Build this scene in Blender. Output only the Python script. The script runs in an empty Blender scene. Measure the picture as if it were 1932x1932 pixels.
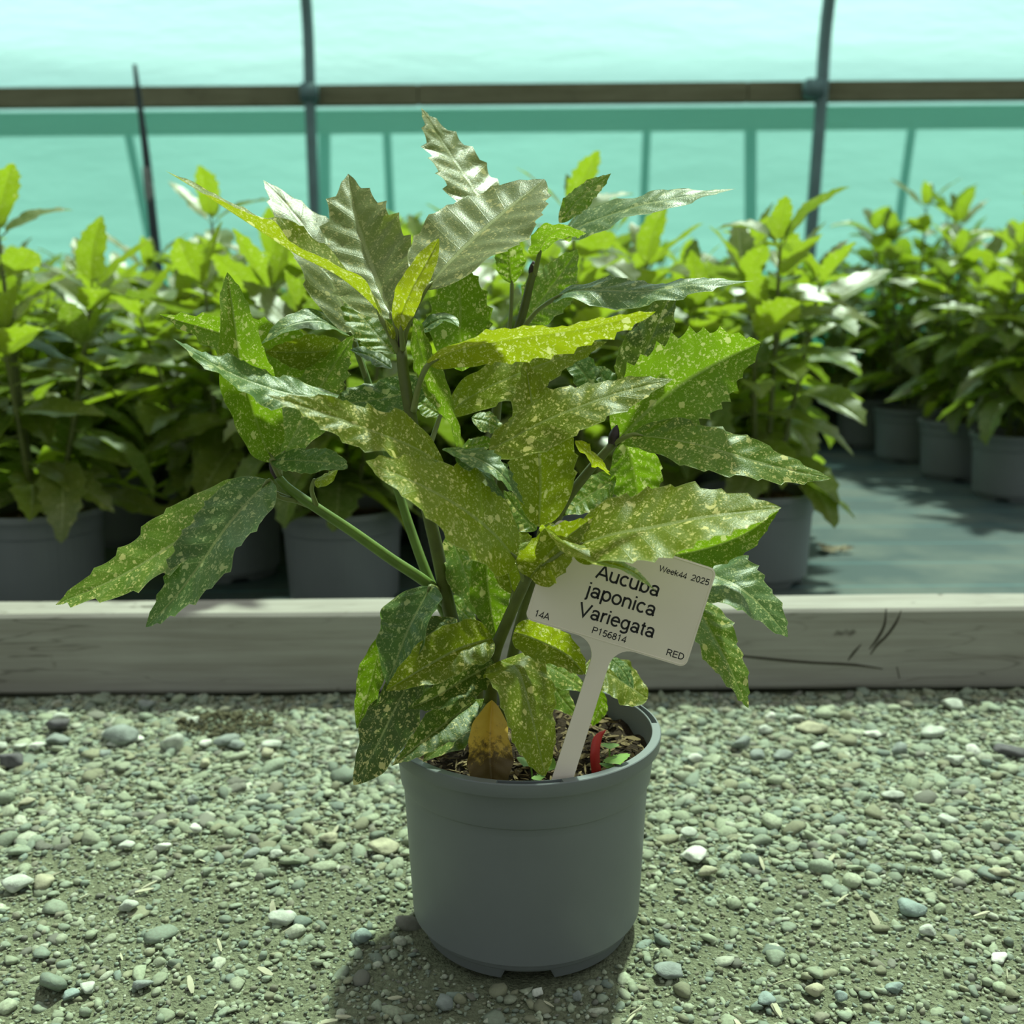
import bpy, bmesh, math, random
import numpy as np
from mathutils import Vector, Matrix, noise

random.seed(7)
rng = np.random.default_rng(7)
scene = bpy.context.scene
C = scene.collection

# ------------------------------------------------------------------ camera
S = 1932.0
FPX = 2020.0
DC, HC = 0.75, 0.462
PITCH, ROLL = math.radians(10.9), math.radians(0.45)
cam_pos = Vector((0, -DC, HC))
fw = Vector((0, math.cos(PITCH), -math.sin(PITCH)))
up0 = Vector((0, math.sin(PITCH), math.cos(PITCH)))
r0 = Vector((1, 0, 0))
rt = r0 * math.cos(ROLL) - up0 * math.sin(ROLL)
up = r0 * math.sin(ROLL) + up0 * math.cos(ROLL)
cd = bpy.data.cameras.new('camera')
cam = bpy.data.objects.new('camera', cd)
C.objects.link(cam)
m = Matrix((rt, up, -fw)).transposed().to_4x4()
m.translation = cam_pos
cam.matrix_world = m
cd.sensor_width = 36.0
cd.lens = 36.0 * FPX / S
cd.clip_start = 0.02
cd.clip_end = 200
cd.dof.use_dof = True
cd.dof.focus_distance = 0.72
cd.dof.aperture_fstop = 7.0
scene.camera = cam

# ------------------------------------------------------------------ light
w = bpy.data.worlds.new('sky')
scene.world = w
w.use_nodes = True
nt = w.node_tree
SUN_DIR = Vector((0.20, 0.46, 0.87)).normalized()     # towards the sun
bg = nt.nodes['Background']
tc = nt.nodes.new('ShaderNodeTexCoord')
dot = nt.nodes.new('ShaderNodeVectorMath'); dot.operation = 'DOT_PRODUCT'
dot.inputs[1].default_value = SUN_DIR
nt.links.new(tc.outputs['Generated'], dot.inputs[0])
rp = nt.nodes.new('ShaderNodeValToRGB')
e = rp.color_ramp.elements
e[0].position = 0.15; e[0].color = (0.54, 0.60, 0.58, 1)
e[1].position = 1.0; e[1].color = (1.5, 1.5, 1.42, 1)
x = e.new(0.76); x.color = (1.15, 1.2, 1.2, 1)
x = e.new(0.45); x.color = (0.66, 0.76, 0.76, 1)
nt.links.new(dot.outputs['Value'], rp.inputs['Fac'])
nt.links.new(rp.outputs['Color'], bg.inputs['Color'])
bg.inputs['Strength'].default_value = 0.66
sd = bpy.data.lights.new('sun_offscreen', 'SUN')
sd.energy = 5.8
sd.angle = math.radians(3.0)
sd.color = (0.80, 1.0, 0.78)
sun = bpy.data.objects.new('sun_offscreen', sd)
C.objects.link(sun)
sun.rotation_euler = SUN_DIR.to_track_quat('Z', 'Y').to_euler()
sun.location = (1, 3, 6)
vs = scene.view_settings
vs.view_transform = 'Standard'; vs.look = 'None'; vs.gamma = 1.0
vs.use_curve_mapping = False
vs.exposure = 0.10

# ------------------------------------------------------------------ helpers
def at(px, py, Y):
    """the point of the world plane y = Y that shows at this place of the photograph"""
    d = fw * FPX + rt * (px - S / 2) - up * (py - S / 2)
    return cam_pos + d * ((Y + DC) / d.y)

def link(name, me, mat=None, parent=None, smooth=True):
    o = bpy.data.objects.new(name, me)
    C.objects.link(o)
    if mat and not me.materials:
        me.materials.append(mat)
    if smooth and len(me.polygons):
        me.polygons.foreach_set('use_smooth', [True] * len(me.polygons))
    if parent:
        o.parent = parent
    return o

def tag(o, label, cat=None, group=None, kind=None):
    if label: o['label'] = label
    if cat: o['category'] = cat
    if group: o['group'] = group
    if kind: o['kind'] = kind
    return o

def empty(name, loc):
    o = bpy.data.objects.new(name, None)
    o.empty_display_size = 0.02
    C.objects.link(o)
    o.location = loc
    return o

def mesh(name, v, f):
    me = bpy.data.meshes.new(name)
    me.from_pydata([tuple(a) for a in v], [], f)
    me.update()
    return me

def bm_mesh(name, bm):
    me = bpy.data.meshes.new(name)
    bm.to_mesh(me); bm.free()
    return me

def box_mesh(name, x0, x1, y0, y1, z0, z1, bev=0.0, seg=2):
    bm = bmesh.new()
    bmesh.ops.create_cube(bm, size=1)
    for v in bm.verts:
        v.co = ((x0 + x1) / 2 + v.co.x * (x1 - x0), (y0 + y1) / 2 + v.co.y * (y1 - y0), (z0 + z1) / 2 + v.co.z * (z1 - z0))
    if bev:
        bmesh.ops.bevel(bm, geom=bm.edges[:], offset=bev, segments=seg, affect='EDGES')
    return bm_mesh(name, bm)

def spline(pts, n):
    """Catmull-Rom through pts, n+1 samples evenly spaced along it"""
    P = [np.array(p, float) for p in pts]
    if len(P) == 2:
        P = [P[0], (P[0] + P[1]) / 2, P[1]]
    Q = [2 * P[0] - P[1]] + P + [2 * P[-1] - P[-2]]
    out = []
    for i in range(1, len(Q) - 2):
        for s in np.linspace(0, 1, 24, endpoint=False):
            a, b, c, d = Q[i - 1], Q[i], Q[i + 1], Q[i + 2]
            out.append(0.5 * (2 * b + (c - a) * s + (2 * a - 5 * b + 4 * c - d) * s * s + (3 * b - a - 3 * c + d) * s ** 3))
    out.append(P[-1])
    out = np.array(out)
    L = np.concatenate([[0], np.cumsum(np.linalg.norm(np.diff(out[:, :3], axis=0), axis=1))])
    t = np.linspace(0, L[-1], n + 1)
    return np.stack([np.interp(t, L, out[:, k]) for k in range(out.shape[1])], -1), L[-1]

def tube_mesh(name, pts, radii, n=10, k=18, cap=True):
    rr = list(radii) if hasattr(radii, '__len__') else [radii] * len(pts)
    data = [tuple(p) + (r,) for p, r in zip(pts, rr)]
    sp, _ = spline(data, k)
    v, f = [], []
    prev = None
    for i in range(k + 1):
        p = Vector(sp[i, :3])
        a = Vector(sp[max(i - 1, 0), :3]); b = Vector(sp[min(i + 1, k), :3])
        t = (b - a).normalized()
        u = (prev - t * prev.dot(t)) if prev else t.orthogonal()
        u.normalize(); prev = u
        w_ = t.cross(u)
        for j in range(n):
            an = 2 * math.pi * j / n
            v.append(p + (u * math.cos(an) + w_ * math.sin(an)) * sp[i, 3])
    for i in range(k):
        for j in range(n):
            f.append((i * n + j, i * n + (j + 1) % n, (i + 1) * n + (j + 1) % n, (i + 1) * n + j))
    if cap:
        f.append(tuple(range(n - 1, -1, -1)))
        f.append(tuple(range(k * n, k * n + n)))
    return mesh(name, v, f)

# ------------------------------------------------------------------ materials
def new_mat(name):
    mt = bpy.data.materials.new(name)
    mt.use_nodes = True
    n = mt.node_tree.nodes
    return mt, n, mt.node_tree.links, n['Principled BSDF'], n['Material Output']

def N(n, typ, **kw):
    o = n.new(typ)
    for k, v in kw.items():
        setattr(o, k, v)
    return o

def math_node(n, l, op, a, b=None, clamp=False):
    o = n.new('ShaderNodeMath'); o.operation = op; o.use_clamp = clamp
    for i, s in enumerate((a, b)):
        if s is None: continue
        if isinstance(s, (int, float)): o.inputs[i].default_value = s
        else: l.new(s, o.inputs[i])
    return o.outputs[0]

def mix_col(n, l, fac, a, b, blend='MIX'):
    o = n.new('ShaderNodeMix'); o.data_type = 'RGBA'; o.blend_type = blend
    for i, s in ((0, fac), (6, a), (7, b)):
        if isinstance(s, (int, float)): o.inputs[i].default_value = s
        elif isinstance(s, tuple): o.inputs[i].default_value = (*s, 1)
        else: l.new(s, o.inputs[i])
    return o.outputs[2]

def noise_tex(n, l, vec, scale, detail=3, rough=0.55):
    o = n.new('ShaderNodeTexNoise')
    o.inputs['Scale'].default_value = scale
    o.inputs['Detail'].default_value = detail
    o.inputs['Roughness'].default_value = rough
    if vec is not None: l.new(vec, o.inputs['Vector'])
    return o

def ramp(n, l, fac, stops):
    o = n.new('ShaderNodeValToRGB')
    el = o.color_ramp.elements
    while len(el) < len(stops): el.new(0.5)
    for q, (p, c) in zip(el, stops):
        q.position = p
        q.color = (c, c, c, 1) if isinstance(c, (int, float)) else (*c, 1)
    l.new(fac, o.inputs['Fac'])
    return o.outputs['Color']

def leaf_mat(name, c1, c2, fleck, trans, amount=1.0, big=0.3, tfac=0.36, rough=0.36, rib=(0.30, 0.34, 0.12), size=1.0, spec=0.30):
    mt, n, l, pb, out = new_mat(name)
    uv = N(n, 'ShaderNodeUVMap', uv_map='metric').outputs[0]
    un = N(n, 'ShaderNodeUVMap', uv_map='norm').outputs[0]
    info = N(n, 'ShaderNodeObjectInfo')
    off = N(n, 'ShaderNodeVectorMath', operation='SCALE')
    cmb = N(n, 'ShaderNodeCombineXYZ')
    l.new(info.outputs['Random'], cmb.inputs[0]); l.new(info.outputs['Random'], cmb.inputs[1])
    l.new(cmb.outputs[0], off.inputs[0]); off.inputs['Scale'].default_value = 37.0
    add = N(n, 'ShaderNodeVectorMath', operation='ADD')
    l.new(uv, add.inputs[0]); l.new(off.outputs[0], add.inputs[1])
    vec = add.outputs[0]
    warp = noise_tex(n, l, vec, 2.6, 3)
    wv = N(n, 'ShaderNodeVectorMath', operation='SCALE'); l.new(warp.outputs['Color'], wv.inputs[0]); wv.inputs['Scale'].default_value = 0.62
    a2 = N(n, 'ShaderNodeVectorMath', operation='ADD'); l.new(vec, a2.inputs[0]); l.new(wv.outputs[0], a2.inputs[1])
    def spots(scale, th, rad):
        vo = N(n, 'ShaderNodeTexVoronoi'); vo.inputs['Scale'].default_value = scale; vo.inputs['Randomness'].default_value = 1
        l.new(a2.outputs[0], vo.inputs['Vector'])
        sp = N(n, 'ShaderNodeSeparateColor'); l.new(vo.outputs['Color'], sp.inputs[0])
        rr = math_node(n, l, 'SUBTRACT', sp.outputs[0], th)
        rr = math_node(n, l, 'MULTIPLY', rr, rad / (1 - th))
        d = math_node(n, l, 'SUBTRACT', rr, vo.outputs['Distance'])
        return math_node(n, l, 'MULTIPLY', d, 20.0, True)
    dens = noise_tex(n, l, vec, 0.7, 2)
    dn = ramp(n, l, dens.outputs['Fac'], [(0.30, 0.25), (0.62, 1.0)])
    s1 = math_node(n, l, 'MULTIPLY', spots(5.2 / size, 0.46, 0.66), dn)
    s2 = spots(1.9 / size, 1 - big, 0.62)
    s3 = math_node(n, l, 'MULTIPLY', spots(10.0 / size, 0.55, 0.6), 0.45)
    sm = math_node(n, l, 'MAXIMUM', math_node(n, l, 'MAXIMUM', s1, s2), s3)
    sm = math_node(n, l, 'MULTIPLY', sm, amount, True)
    nz = noise_tex(n, l, vec, 0.55, 3)
    base = mix_col(n, l, ramp(n, l, nz.outputs['Fac'], [(0.3, 0.0), (0.7, 1.0)]), c1, c2)
    hv = N(n, 'ShaderNodeHueSaturation')
    l.new(base, hv.inputs['Color'])
    l.new(math_node(n, l, 'ADD', math_node(n, l, 'MULTIPLY', info.outputs['Random'], 0.36), 0.82), hv.inputs['Value'])
    col = mix_col(n, l, sm, hv.outputs[0], fleck)
    sx = N(n, 'ShaderNodeSeparateXYZ'); l.new(un, sx.inputs[0])
    au = math_node(n, l, 'ABSOLUTE', sx.outputs[0])
    ribf = ramp(n, l, au, [(0.0, 0.75), (0.03, 0.65), (0.05, 0.0)])
    # side veins: thin paler lines running forward from the midrib
    ph = math_node(n, l, 'MULTIPLY', math_node(n, l, 'SUBTRACT', sx.outputs[1], math_node(n, l, 'MULTIPLY', au, 0.13)), 8.0)
    fr = math_node(n, l, 'ABSOLUTE', math_node(n, l, 'SUBTRACT', math_node(n, l, 'FRACT', ph), 0.5))
    vein = ramp(n, l, fr, [(0.0, 0.32), (0.035, 0.0)])
    edge = ramp(n, l, au, [(0.955, 0.0), (0.99, 0.55)])
    rf = math_node(n, l, 'MAXIMUM', math_node(n, l, 'MAXIMUM', ribf, vein), edge)
    col = mix_col(n, l, rf, col, rib)
    l.new(col, pb.inputs['Base Color'])
    rn = noise_tex(n, l, vec, 3.0, 3)
    rv = N(n, 'ShaderNodeMapRange'); l.new(rn.outputs['Fac'], rv.inputs[0])
    rv.inputs['To Min'].default_value = rough - 0.08; rv.inputs['To Max'].default_value = rough + 0.12
    l.new(rv.outputs[0], pb.inputs['Roughness'])
    pb.inputs['Specular IOR Level'].default_value = spec
    bp = N(n, 'ShaderNodeBump'); bp.inputs['Strength'].default_value = 0.35; bp.inputs['Distance'].default_value = 0.0006
    bn = noise_tex(n, l, vec, 9.0, 3)
    hsum = math_node(n, l, 'SUBTRACT', bn.outputs['Fac'], math_node(n, l, 'MULTIPLY', rf, 1.2))
    l.new(hsum, bp.inputs['Height']); l.new(bp.outputs[0], pb.inputs['Normal'])
    tr = N(n, 'ShaderNodeBsdfTranslucent')
    tcol = mix_col(n, l, math_node(n, l, 'MULTIPLY', sm, 0.9), trans, (0.95, 0.93, 0.42))
    tcol = mix_col(n, l, math_node(n, l, 'MULTIPLY', ribf, 0.5), tcol, (0.2, 0.25, 0.02))
    l.new(tcol, tr.inputs['Color'])
    mx = N(n, 'ShaderNodeMixShader'); mx.inputs[0].default_value = tfac
    l.new(pb.outputs[0], mx.inputs[1]); l.new(tr.outputs[0], mx.inputs[2])
    l.new(mx.outputs[0], out.inputs['Surface'])
    return mt

YF = (0.74, 0.66, 0.22)
M = {}
M['olive'] = leaf_mat('leaf_olive', (0.112, 0.160, 0.005), (0.150, 0.188, 0.007), YF, (0.44, 0.52, 0.010), 0.9, 0.14, 0.38, 0.36)
M['fade'] = leaf_mat('leaf_faded', (0.100, 0.135, 0.028), (0.128, 0.155, 0.036), (0.56, 0.49, 0.17), (0.36, 0.42, 0.03), 0.6, 0.10, 0.26, 0.36, spec=0.42)
M['green'] = leaf_mat('leaf_green', (0.078, 0.145, 0.010), (0.115, 0.172, 0.014), YF, (0.30, 0.50, 0.012), 0.75, 0.16, 0.34, 0.36)
M['blue'] = leaf_mat('leaf_bluish', (0.058, 0.122, 0.026), (0.086, 0.148, 0.030), (0.46, 0.50, 0.20), (0.20, 0.38, 0.05), 0.7, 0.16, 0.26, 0.36)  # bluish tint partly imitates sky reflection, put into the leaf colour
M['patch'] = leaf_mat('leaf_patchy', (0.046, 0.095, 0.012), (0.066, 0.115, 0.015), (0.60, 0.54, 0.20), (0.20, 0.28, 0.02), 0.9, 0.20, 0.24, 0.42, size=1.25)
M['bright'] = leaf_mat('leaf_bright', (0.130, 0.170, 0.012), (0.170, 0.195, 0.018), (0.70, 0.64, 0.20), (0.52, 0.58, 0.010), 0.75, 0.16, 0.45, 0.38)
M['crowd'] = leaf_mat('leaf_crowd', (0.085, 0.120, 0.016), (0.135, 0.160, 0.024), (0.46, 0.46, 0.15), (0.37, 0.54, 0.008), 0.5, 0.12, 0.40, 0.31, spec=0.55)
M['crowd_green'] = leaf_mat('leaf_crowd_green', (0.065, 0.118, 0.018), (0.105, 0.150, 0.022), (0.40, 0.44, 0.16), (0.26, 0.40, 0.015), 0.55, 0.12, 0.34, 0.36)

def plain(name, col, rough=0.5, spec=0.5, var=0.15, scale=30.0, bump=0.0, bscale=200.0, bdist=0.001, col2=None):
    mt, n, l, pb, out = new_mat(name)
    tcn = N(n, 'ShaderNodeTexCoord').outputs['Object']
    nz = noise_tex(n, l, tcn, scale, 4)
    c2 = col2 or tuple(c * (1 - var) for c in col)
    c1 = col if col2 else tuple(min(1, c * (1 + var)) for c in col)
    cc = mix_col(n, l, ramp(n, l, nz.outputs['Fac'], [(0.3, 0.0), (0.7, 1.0)]), c1, c2)
    l.new(cc, pb.inputs['Base Color'])
    pb.inputs['Roughness'].default_value = rough
    pb.inputs['Specular IOR Level'].default_value = spec
    if bump:
        b = N(n, 'ShaderNodeBump'); b.inputs['Strength'].default_value = bump; b.inputs['Distance'].default_value = bdist
        nb = noise_tex(n, l, tcn, bscale, 4)
        l.new(nb.outputs['Fac'], b.inputs['Height']); l.new(b.outputs[0], pb.inputs['Normal'])
    return mt

M['pot'] = plain('pot_grey', (0.165, 0.180, 0.186), 0.42, 0.5, 0.05, 14, 0.12, 380, 0.0005)
M['stem'] = plain('stem_green', (0.105, 0.125, 0.030), 0.42, 0.4, 0.25, 60)
M['stem_pale'] = plain('petiole_green', (0.20, 0.23, 0.075), 0.4, 0.4, 0.15, 60)
M['stem_fresh'] = plain('branch_green', (0.13, 0.21, 0.035), 0.4, 0.4, 0.2, 60)
M['bud'] = plain('bud_purple', (0.045, 0.028, 0.035), 0.5, 0.4, 0.3, 200)
M['soil'] = plain('soil_dark', (0.030, 0.020, 0.012), 0.95, 0.15, 0.5, 180, 0.9, 400, 0.004)
M['dirt'] = plain('dirt', (0.25, 0.272, 0.172), 0.95, 0.2, 0.2, 240, 1.0, 420, 0.005, col2=(0.125, 0.135, 0.082))
M['label'] = plain('label_plastic', (0.80, 0.70, 0.61), 0.42, 0.45, 0.03, 20)
M['ink'] = plain('ink_black', (0.018, 0.016, 0.02), 0.6, 0.3, 0.1, 20)
M['red'] = plain('red_plastic', (0.55, 0.035, 0.03), 0.35, 0.5, 0.12, 60)
M['hoop'] = plain('hoop_steel', (0.12, 0.20, 0.20), 0.45, 0.5, 0.2, 6)
M['dark_stake'] = plain('stake_dark', (0.014, 0.022, 0.028), 0.6, 0.4, 0.6, 9, col2=(0.05, 0.07, 0.07))
M['weed'] = plain('weed_leaf', (0.16, 0.30, 0.04), 0.45, 0.4, 0.2, 90)

# dead leaf: yellow going brown and black towards the tip
def dead_mat():
    mt, n, l, pb, out = new_mat('leaf_dead')
    uv = N(n, 'ShaderNodeUVMap', uv_map='metric').outputs[0]
    un = N(n, 'ShaderNodeUVMap', uv_map='norm').outputs[0]
    sx = N(n, 'ShaderNodeSeparateXYZ'); l.new(un, sx.inputs[0])
    nz = noise_tex(n, l, uv, 1.6, 5, 0.7)
    nf = noise_tex(n, l, uv, 7.0, 4, 0.7)
    a = math_node(n, l, 'ADD', math_node(n, l, 'MULTIPLY', sx.outputs[1], 0.75), math_node(n, l, 'MULTIPLY', nz.outputs['Fac'], 0.8))
    a = math_node(n, l, 'ADD', a, math_node(n, l, 'MULTIPLY', nf.outputs['Fac'], 0.3))
    f = ramp(n, l, a, [(0.84, 0.0), (1.02, 1.0)])
    base = mix_col(n, l, nz.outputs['Fac'], (0.80, 0.56, 0.09), (0.66, 0.38, 0.07))
    c = mix_col(n, l, math_node(n, l, 'MULTIPLY', f, 0.85), base, (0.045, 0.030, 0.022))
    l.new(c, pb.inputs['Base Color']); pb.inputs['Roughness'].default_value = 0.5
    return mt
M['dead'] = dead_mat()

def wood_mat(name, c1, c2, dark, axis_scale=(1.2, 30, 30), crack=0.5, knots=0.0):
    mt, n, l, pb, out = new_mat(name)
    tcn = N(n, 'ShaderNodeTexCoord').outputs['Object']
    mp = N(n, 'ShaderNodeMapping'); mp.inputs['Scale'].default_value = axis_scale
    l.new(tcn, mp.inputs[0])
    g = noise_tex(n, l, mp.outputs[0], 3.0, 6, 0.65)
    b = noise_tex(n, l, tcn, 3.5, 4)
    c = mix_col(n, l, ramp(n, l, g.outputs['Fac'], [(0.35, 0.0), (0.65, 1.0)]), c1, c2)
    c = mix_col(n, l, ramp(n, l, b.outputs['Fac'], [(0.45, 0.0), (0.75, 0.45)]), c, tuple(x_ * 0.75 for x_ in c1))
    mp2 = N(n, 'ShaderNodeMapping'); mp2.inputs['Scale'].default_value = (axis_scale[0] * 1.5, axis_scale[1] * 0.5, axis_scale[2] * 0.5)
    l.new(tcn, mp2.inputs[0])
    k = noise_tex(n, l, mp2.outputs[0], 2.2, 3, 0.5)
    cr = ramp(n, l, k.outputs['Fac'], [(0.485, 0.0), (0.5, crack), (0.515, 0.0)])
    sp = noise_tex(n, l, tcn, 26.0, 2)
    cr2 = ramp(n, l, sp.outputs['Fac'], [(0.70, 0.0), (0.76, 0.75)])
    c = mix_col(n, l, math_node(n, l, 'MAXIMUM', math_node(n, l, 'MULTIPLY', cr, ramp(n, l, b.outputs['Fac'], [(0.4, 0.0), (0.6, 1.0)])), cr2), c, dark)
    l.new(c, pb.inputs['Base Color']); pb.inputs['Roughness'].default_value = 0.85
    pb.inputs['Specular IOR Level'].default_value = 0.25
    bp = N(n, 'ShaderNodeBump'); bp.inputs['Strength'].default_value = 0.4; bp.inputs['Distance'].default_value = 0.002
    l.new(g.outputs['Fac'], bp.inputs['Height']); l.new(bp.outputs[0], pb.inputs['Normal'])
    return mt
M['plank'] = wood_mat('edging_wood', (0.275, 0.255, 0.225), (0.37, 0.355, 0.32), (0.06, 0.05, 0.04))
M['rail'] = wood_mat('rail_wood', (0.16, 0.15, 0.085), (0.22, 0.21, 0.13), (0.06, 0.05, 0.03), (1.0, 14, 14), 0.4)

def fabric_mat():
    mt, n, l, pb, out = new_mat('ground_fabric')
    tcn = N(n, 'ShaderNodeTexCoord').outputs['Object']
    sx = N(n, 'ShaderNodeSeparateXYZ'); l.new(tcn, sx.inputs[0])
    fy = math_node(n, l, 'FRACT', math_node(n, l, 'MULTIPLY', sx.outputs[1], 6.2))
    st = ramp(n, l, fy, [(0.0, 0.0), (0.03, 1.0), (0.06, 0.0)])
    nz = noise_tex(n, l, tcn, 5.0, 4)
    c = mix_col(n, l, ramp(n, l, nz.outputs['Fac'], [(0.42, 0.0), (0.62, 1.0)]), (0.040, 0.066, 0.070), (0.088, 0.110, 0.100))
    c = mix_col(n, l, math_node(n, l, 'MULTIPLY', st, 0.7), c, (0.07, 0.20, 0.22))
    l.new(c, pb.inputs['Base Color']); pb.inputs['Roughness'].default_value = 0.6; pb.inputs['Specular IOR Level'].default_value = 0.2
    wv = N(n, 'ShaderNodeTexWave'); wv.inputs['Scale'].default_value = 220; l.new(tcn, wv.inputs[0])
    bp = N(n, 'ShaderNodeBump'); bp.inputs['Strength'].default_value = 0.15; bp.inputs['Distance'].default_value = 0.001
    l.new(wv.outputs['Fac'], bp.inputs['Height']); l.new(bp.outputs[0], pb.inputs['Normal'])
    return mt
M['fabric'] = fabric_mat()

def sheet_mat(name, tcol, clear, clear_col, tfac=0.85, bump=0.3, rough=0.35, bscale=(0.7, 1, 3.0)):
    """thin translucent film: part see-through, part glowing with the light behind it"""
    mt, n, l, pb, out = new_mat(name)
    tcn = N(n, 'ShaderNodeTexCoord').outputs['Object']
    mp = N(n, 'ShaderNodeMapping'); mp.inputs['Scale'].default_value = bscale
    mp.inputs['Rotation'].default_value = (0, 0.18, 0)
    l.new(tcn, mp.inputs[0])
    nz = noise_tex(n, l, mp.outputs[0], 1.6, 5, 0.6)
    bp = N(n, 'ShaderNodeBump'); bp.inputs['Strength'].default_value = bump; bp.inputs['Distance'].default_value = 0.25
    l.new(nz.outputs['Fac'], bp.inputs['Height'])
    tr = N(n, 'ShaderNodeBsdfTranslucent'); tr.inputs['Color'].default_value = (*tcol, 1)
    l.new(bp.outputs[0], tr.inputs['Normal'])
    pb.inputs['Base Color'].default_value = (*tcol, 1); pb.inputs['Roughness'].default_value = rough
    l.new(bp.outputs[0], pb.inputs['Normal'])
    m1 = N(n, 'ShaderNodeMixShader'); m1.inputs[0].default_value = tfac
    l.new(pb.outputs[0], m1.inputs[1]); l.new(tr.outputs[0], m1.inputs[2])
    tp = N(n, 'ShaderNodeBsdfTransparent'); tp.inputs['Color'].default_value = (*clear_col, 1)
    m2 = N(n, 'ShaderNodeMixShader'); m2.inputs[0].default_value = clear
    l.new(m1.outputs[0], m2.inputs[1]); l.new(tp.outputs[0], m2.inputs[2])
    l.new(m2.outputs[0], out.inputs['Surface'])
    return mt
M['poly'] = sheet_mat('polythene', (0.58, 0.75, 0.80), 0.42, (0.72, 0.92, 0.93), 0.9, 0.14)
M['net'] = sheet_mat('green_net', (0.22, 0.60, 0.50), 0.55, (0.68, 0.95, 0.89), 0.75, 0.03)
M['poly_far'] = sheet_mat('polythene_far', (0.60, 0.78, 0.79), 0.34, (0.74, 0.95, 0.94), 0.9, 0.14)

# ------------------------------------------------------------------ setting
def grid_mesh(name, x0, x1, y0, y1, nx, ny, zf):
    X, Y = np.meshgrid(np.linspace(x0, x1, nx + 1), np.linspace(y0, y1, ny + 1))
    Z = np.vectorize(zf)(X, Y) if callable(zf) else np.full_like(X, zf)
    v = np.stack([X, Y, Z], -1).reshape(-1, 3)
    f = []
    for j in range(ny):
        for i in range(nx):
            a = j * (nx + 1) + i
            f.append((a, a + 1, a + nx + 2, a + nx + 1))
    return mesh(name, v, f)

PLANK_Y0, PLANK_Y1, PLANK_H = 0.490, 0.556, 0.1005
def ground_z(x_, y_):
    return (noise.noise((x_ * 9, y_ * 9, 0)) * 0.004 + noise.noise((x_ * 60, y_ * 60, 3)) * 0.0022
            + noise.noise((x_ * 170, y_ * 170, 7)) * 0.0014 - 0.004)
ground = link('ground', grid_mesh('ground', -1.15, 1.15, -0.42, 0.60, 330, 150, ground_z), M['dirt'])
tag(ground, 'compacted sandy dirt path under the gravel', None, None, 'structure')
outer = link('ground_surround', box_mesh('ground_surround', -12, 12, -4, 16, -0.3, -0.013), M['dirt'])
tag(outer, 'bare dirt ground stretching under and around the tunnel', None, None, 'structure')
floor = link('floor', box_mesh('floor', -9, 9, PLANK_Y1 - 0.005, 4.75, -0.02, 0.0), M['fabric'], smooth=False)
tag(floor, 'dark woven weed-control fabric covering the growing bed', None, None, 'structure')

# timber edging board with knocked corners and two split cracks
bm = bmesh.new()
n_x = 140
sec = [(0.002, 0.0), (0.0, 0.004), (0.0, PLANK_H - 0.004), (0.004, PLANK_H), (0.062, PLANK_H), (0.066, PLANK_H - 0.004), (0.066, 0.0)]
ringv = []
for i in range(n_x + 1):
    xx = -1.9 + 3.8 * i / n_x
    ring = []
    for j, (yy, zz) in enumerate(sec):
        dz = noise.noise((xx * 3, j, 1)) * 0.0012; dy = noise.noise((xx * 4, j, 5)) * 0.0012
        ring.append(bm.verts.new((xx, PLANK_Y0 + yy + dy, zz + dz + 0.001)))
    ringv.append(ring)
for i in range(n_x):
    for j in range(len(sec)):
        k = (j + 1) % len(sec)
        bm.faces.new((ringv[i][j], ringv[i][k], ringv[i + 1][k], ringv[i + 1][j]))
bm.faces.new(ringv[0]); bm.faces.new(ringv[-1][::-1])
bmesh.ops.recalc_face_normals(bm, faces=bm.faces)
edging = link('timber_edging', bm_mesh('timber_edging', bm), M['plank'], smooth=False)
tag(edging, 'long weathered grey timber board edging the plant bed', 'timber edging')
M['crack'] = plain('crack_dark', (0.045, 0.038, 0.026), 0.9, 0.2, 0.3, 60)
for pts in ([(1672, 1148), (1668, 1180), (1655, 1205), (1640, 1225)], [(1700, 1152), (1690, 1175), (1672, 1200), (1655, 1216), (1642, 1235)],
            [(1625, 1215), (1610, 1232), (1600, 1246)], [(1350, 1232), (1440, 1242), (1530, 1250), (1610, 1254), (1665, 1262)], [(1692, 1258), (1697, 1280)]):
    P = [at(a, b, PLANK_Y0) for a, b in pts]
    rr = [0.0006] + [0.0016] * (len(P) - 2) + [0.0006]
    link('crack', tube_mesh('crack', P, rr, 6, 12), M['crack'], edging)

# back of the tunnel: rail, hoops, polythene, netting
WALL_Y = 4.66
def hz(py, Y):      # height at which this row of the photograph meets the plane y = Y
    return at(966, py, Y).z
rail_b, rail_t = hz(196, WALL_Y - 0.05), hz(157, WALL_Y - 0.05)
for i, (a, b) in enumerate([(-9.0, -0.43), (-0.43, 1.135), (1.135, 9.0)]):
    o = link('timber_rail', box_mesh('timber_rail', a + 0.001, b - 0.001, WALL_Y - 0.05, WALL_Y - 0.005, rail_b, rail_t, 0.004), M['rail'], smooth=False)
    tag(o, ['length of timber rail behind the dark leaning stake, against the pale sheeting', 'short middle length of timber rail between two joints, fixed to the sheeting',
            'length of timber rail crossing the hoop above the right-hand gap between plant blocks'][i].replace('right-hand ', ''), 'rail', 'lengths of timber rail along the tunnel side')

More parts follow.
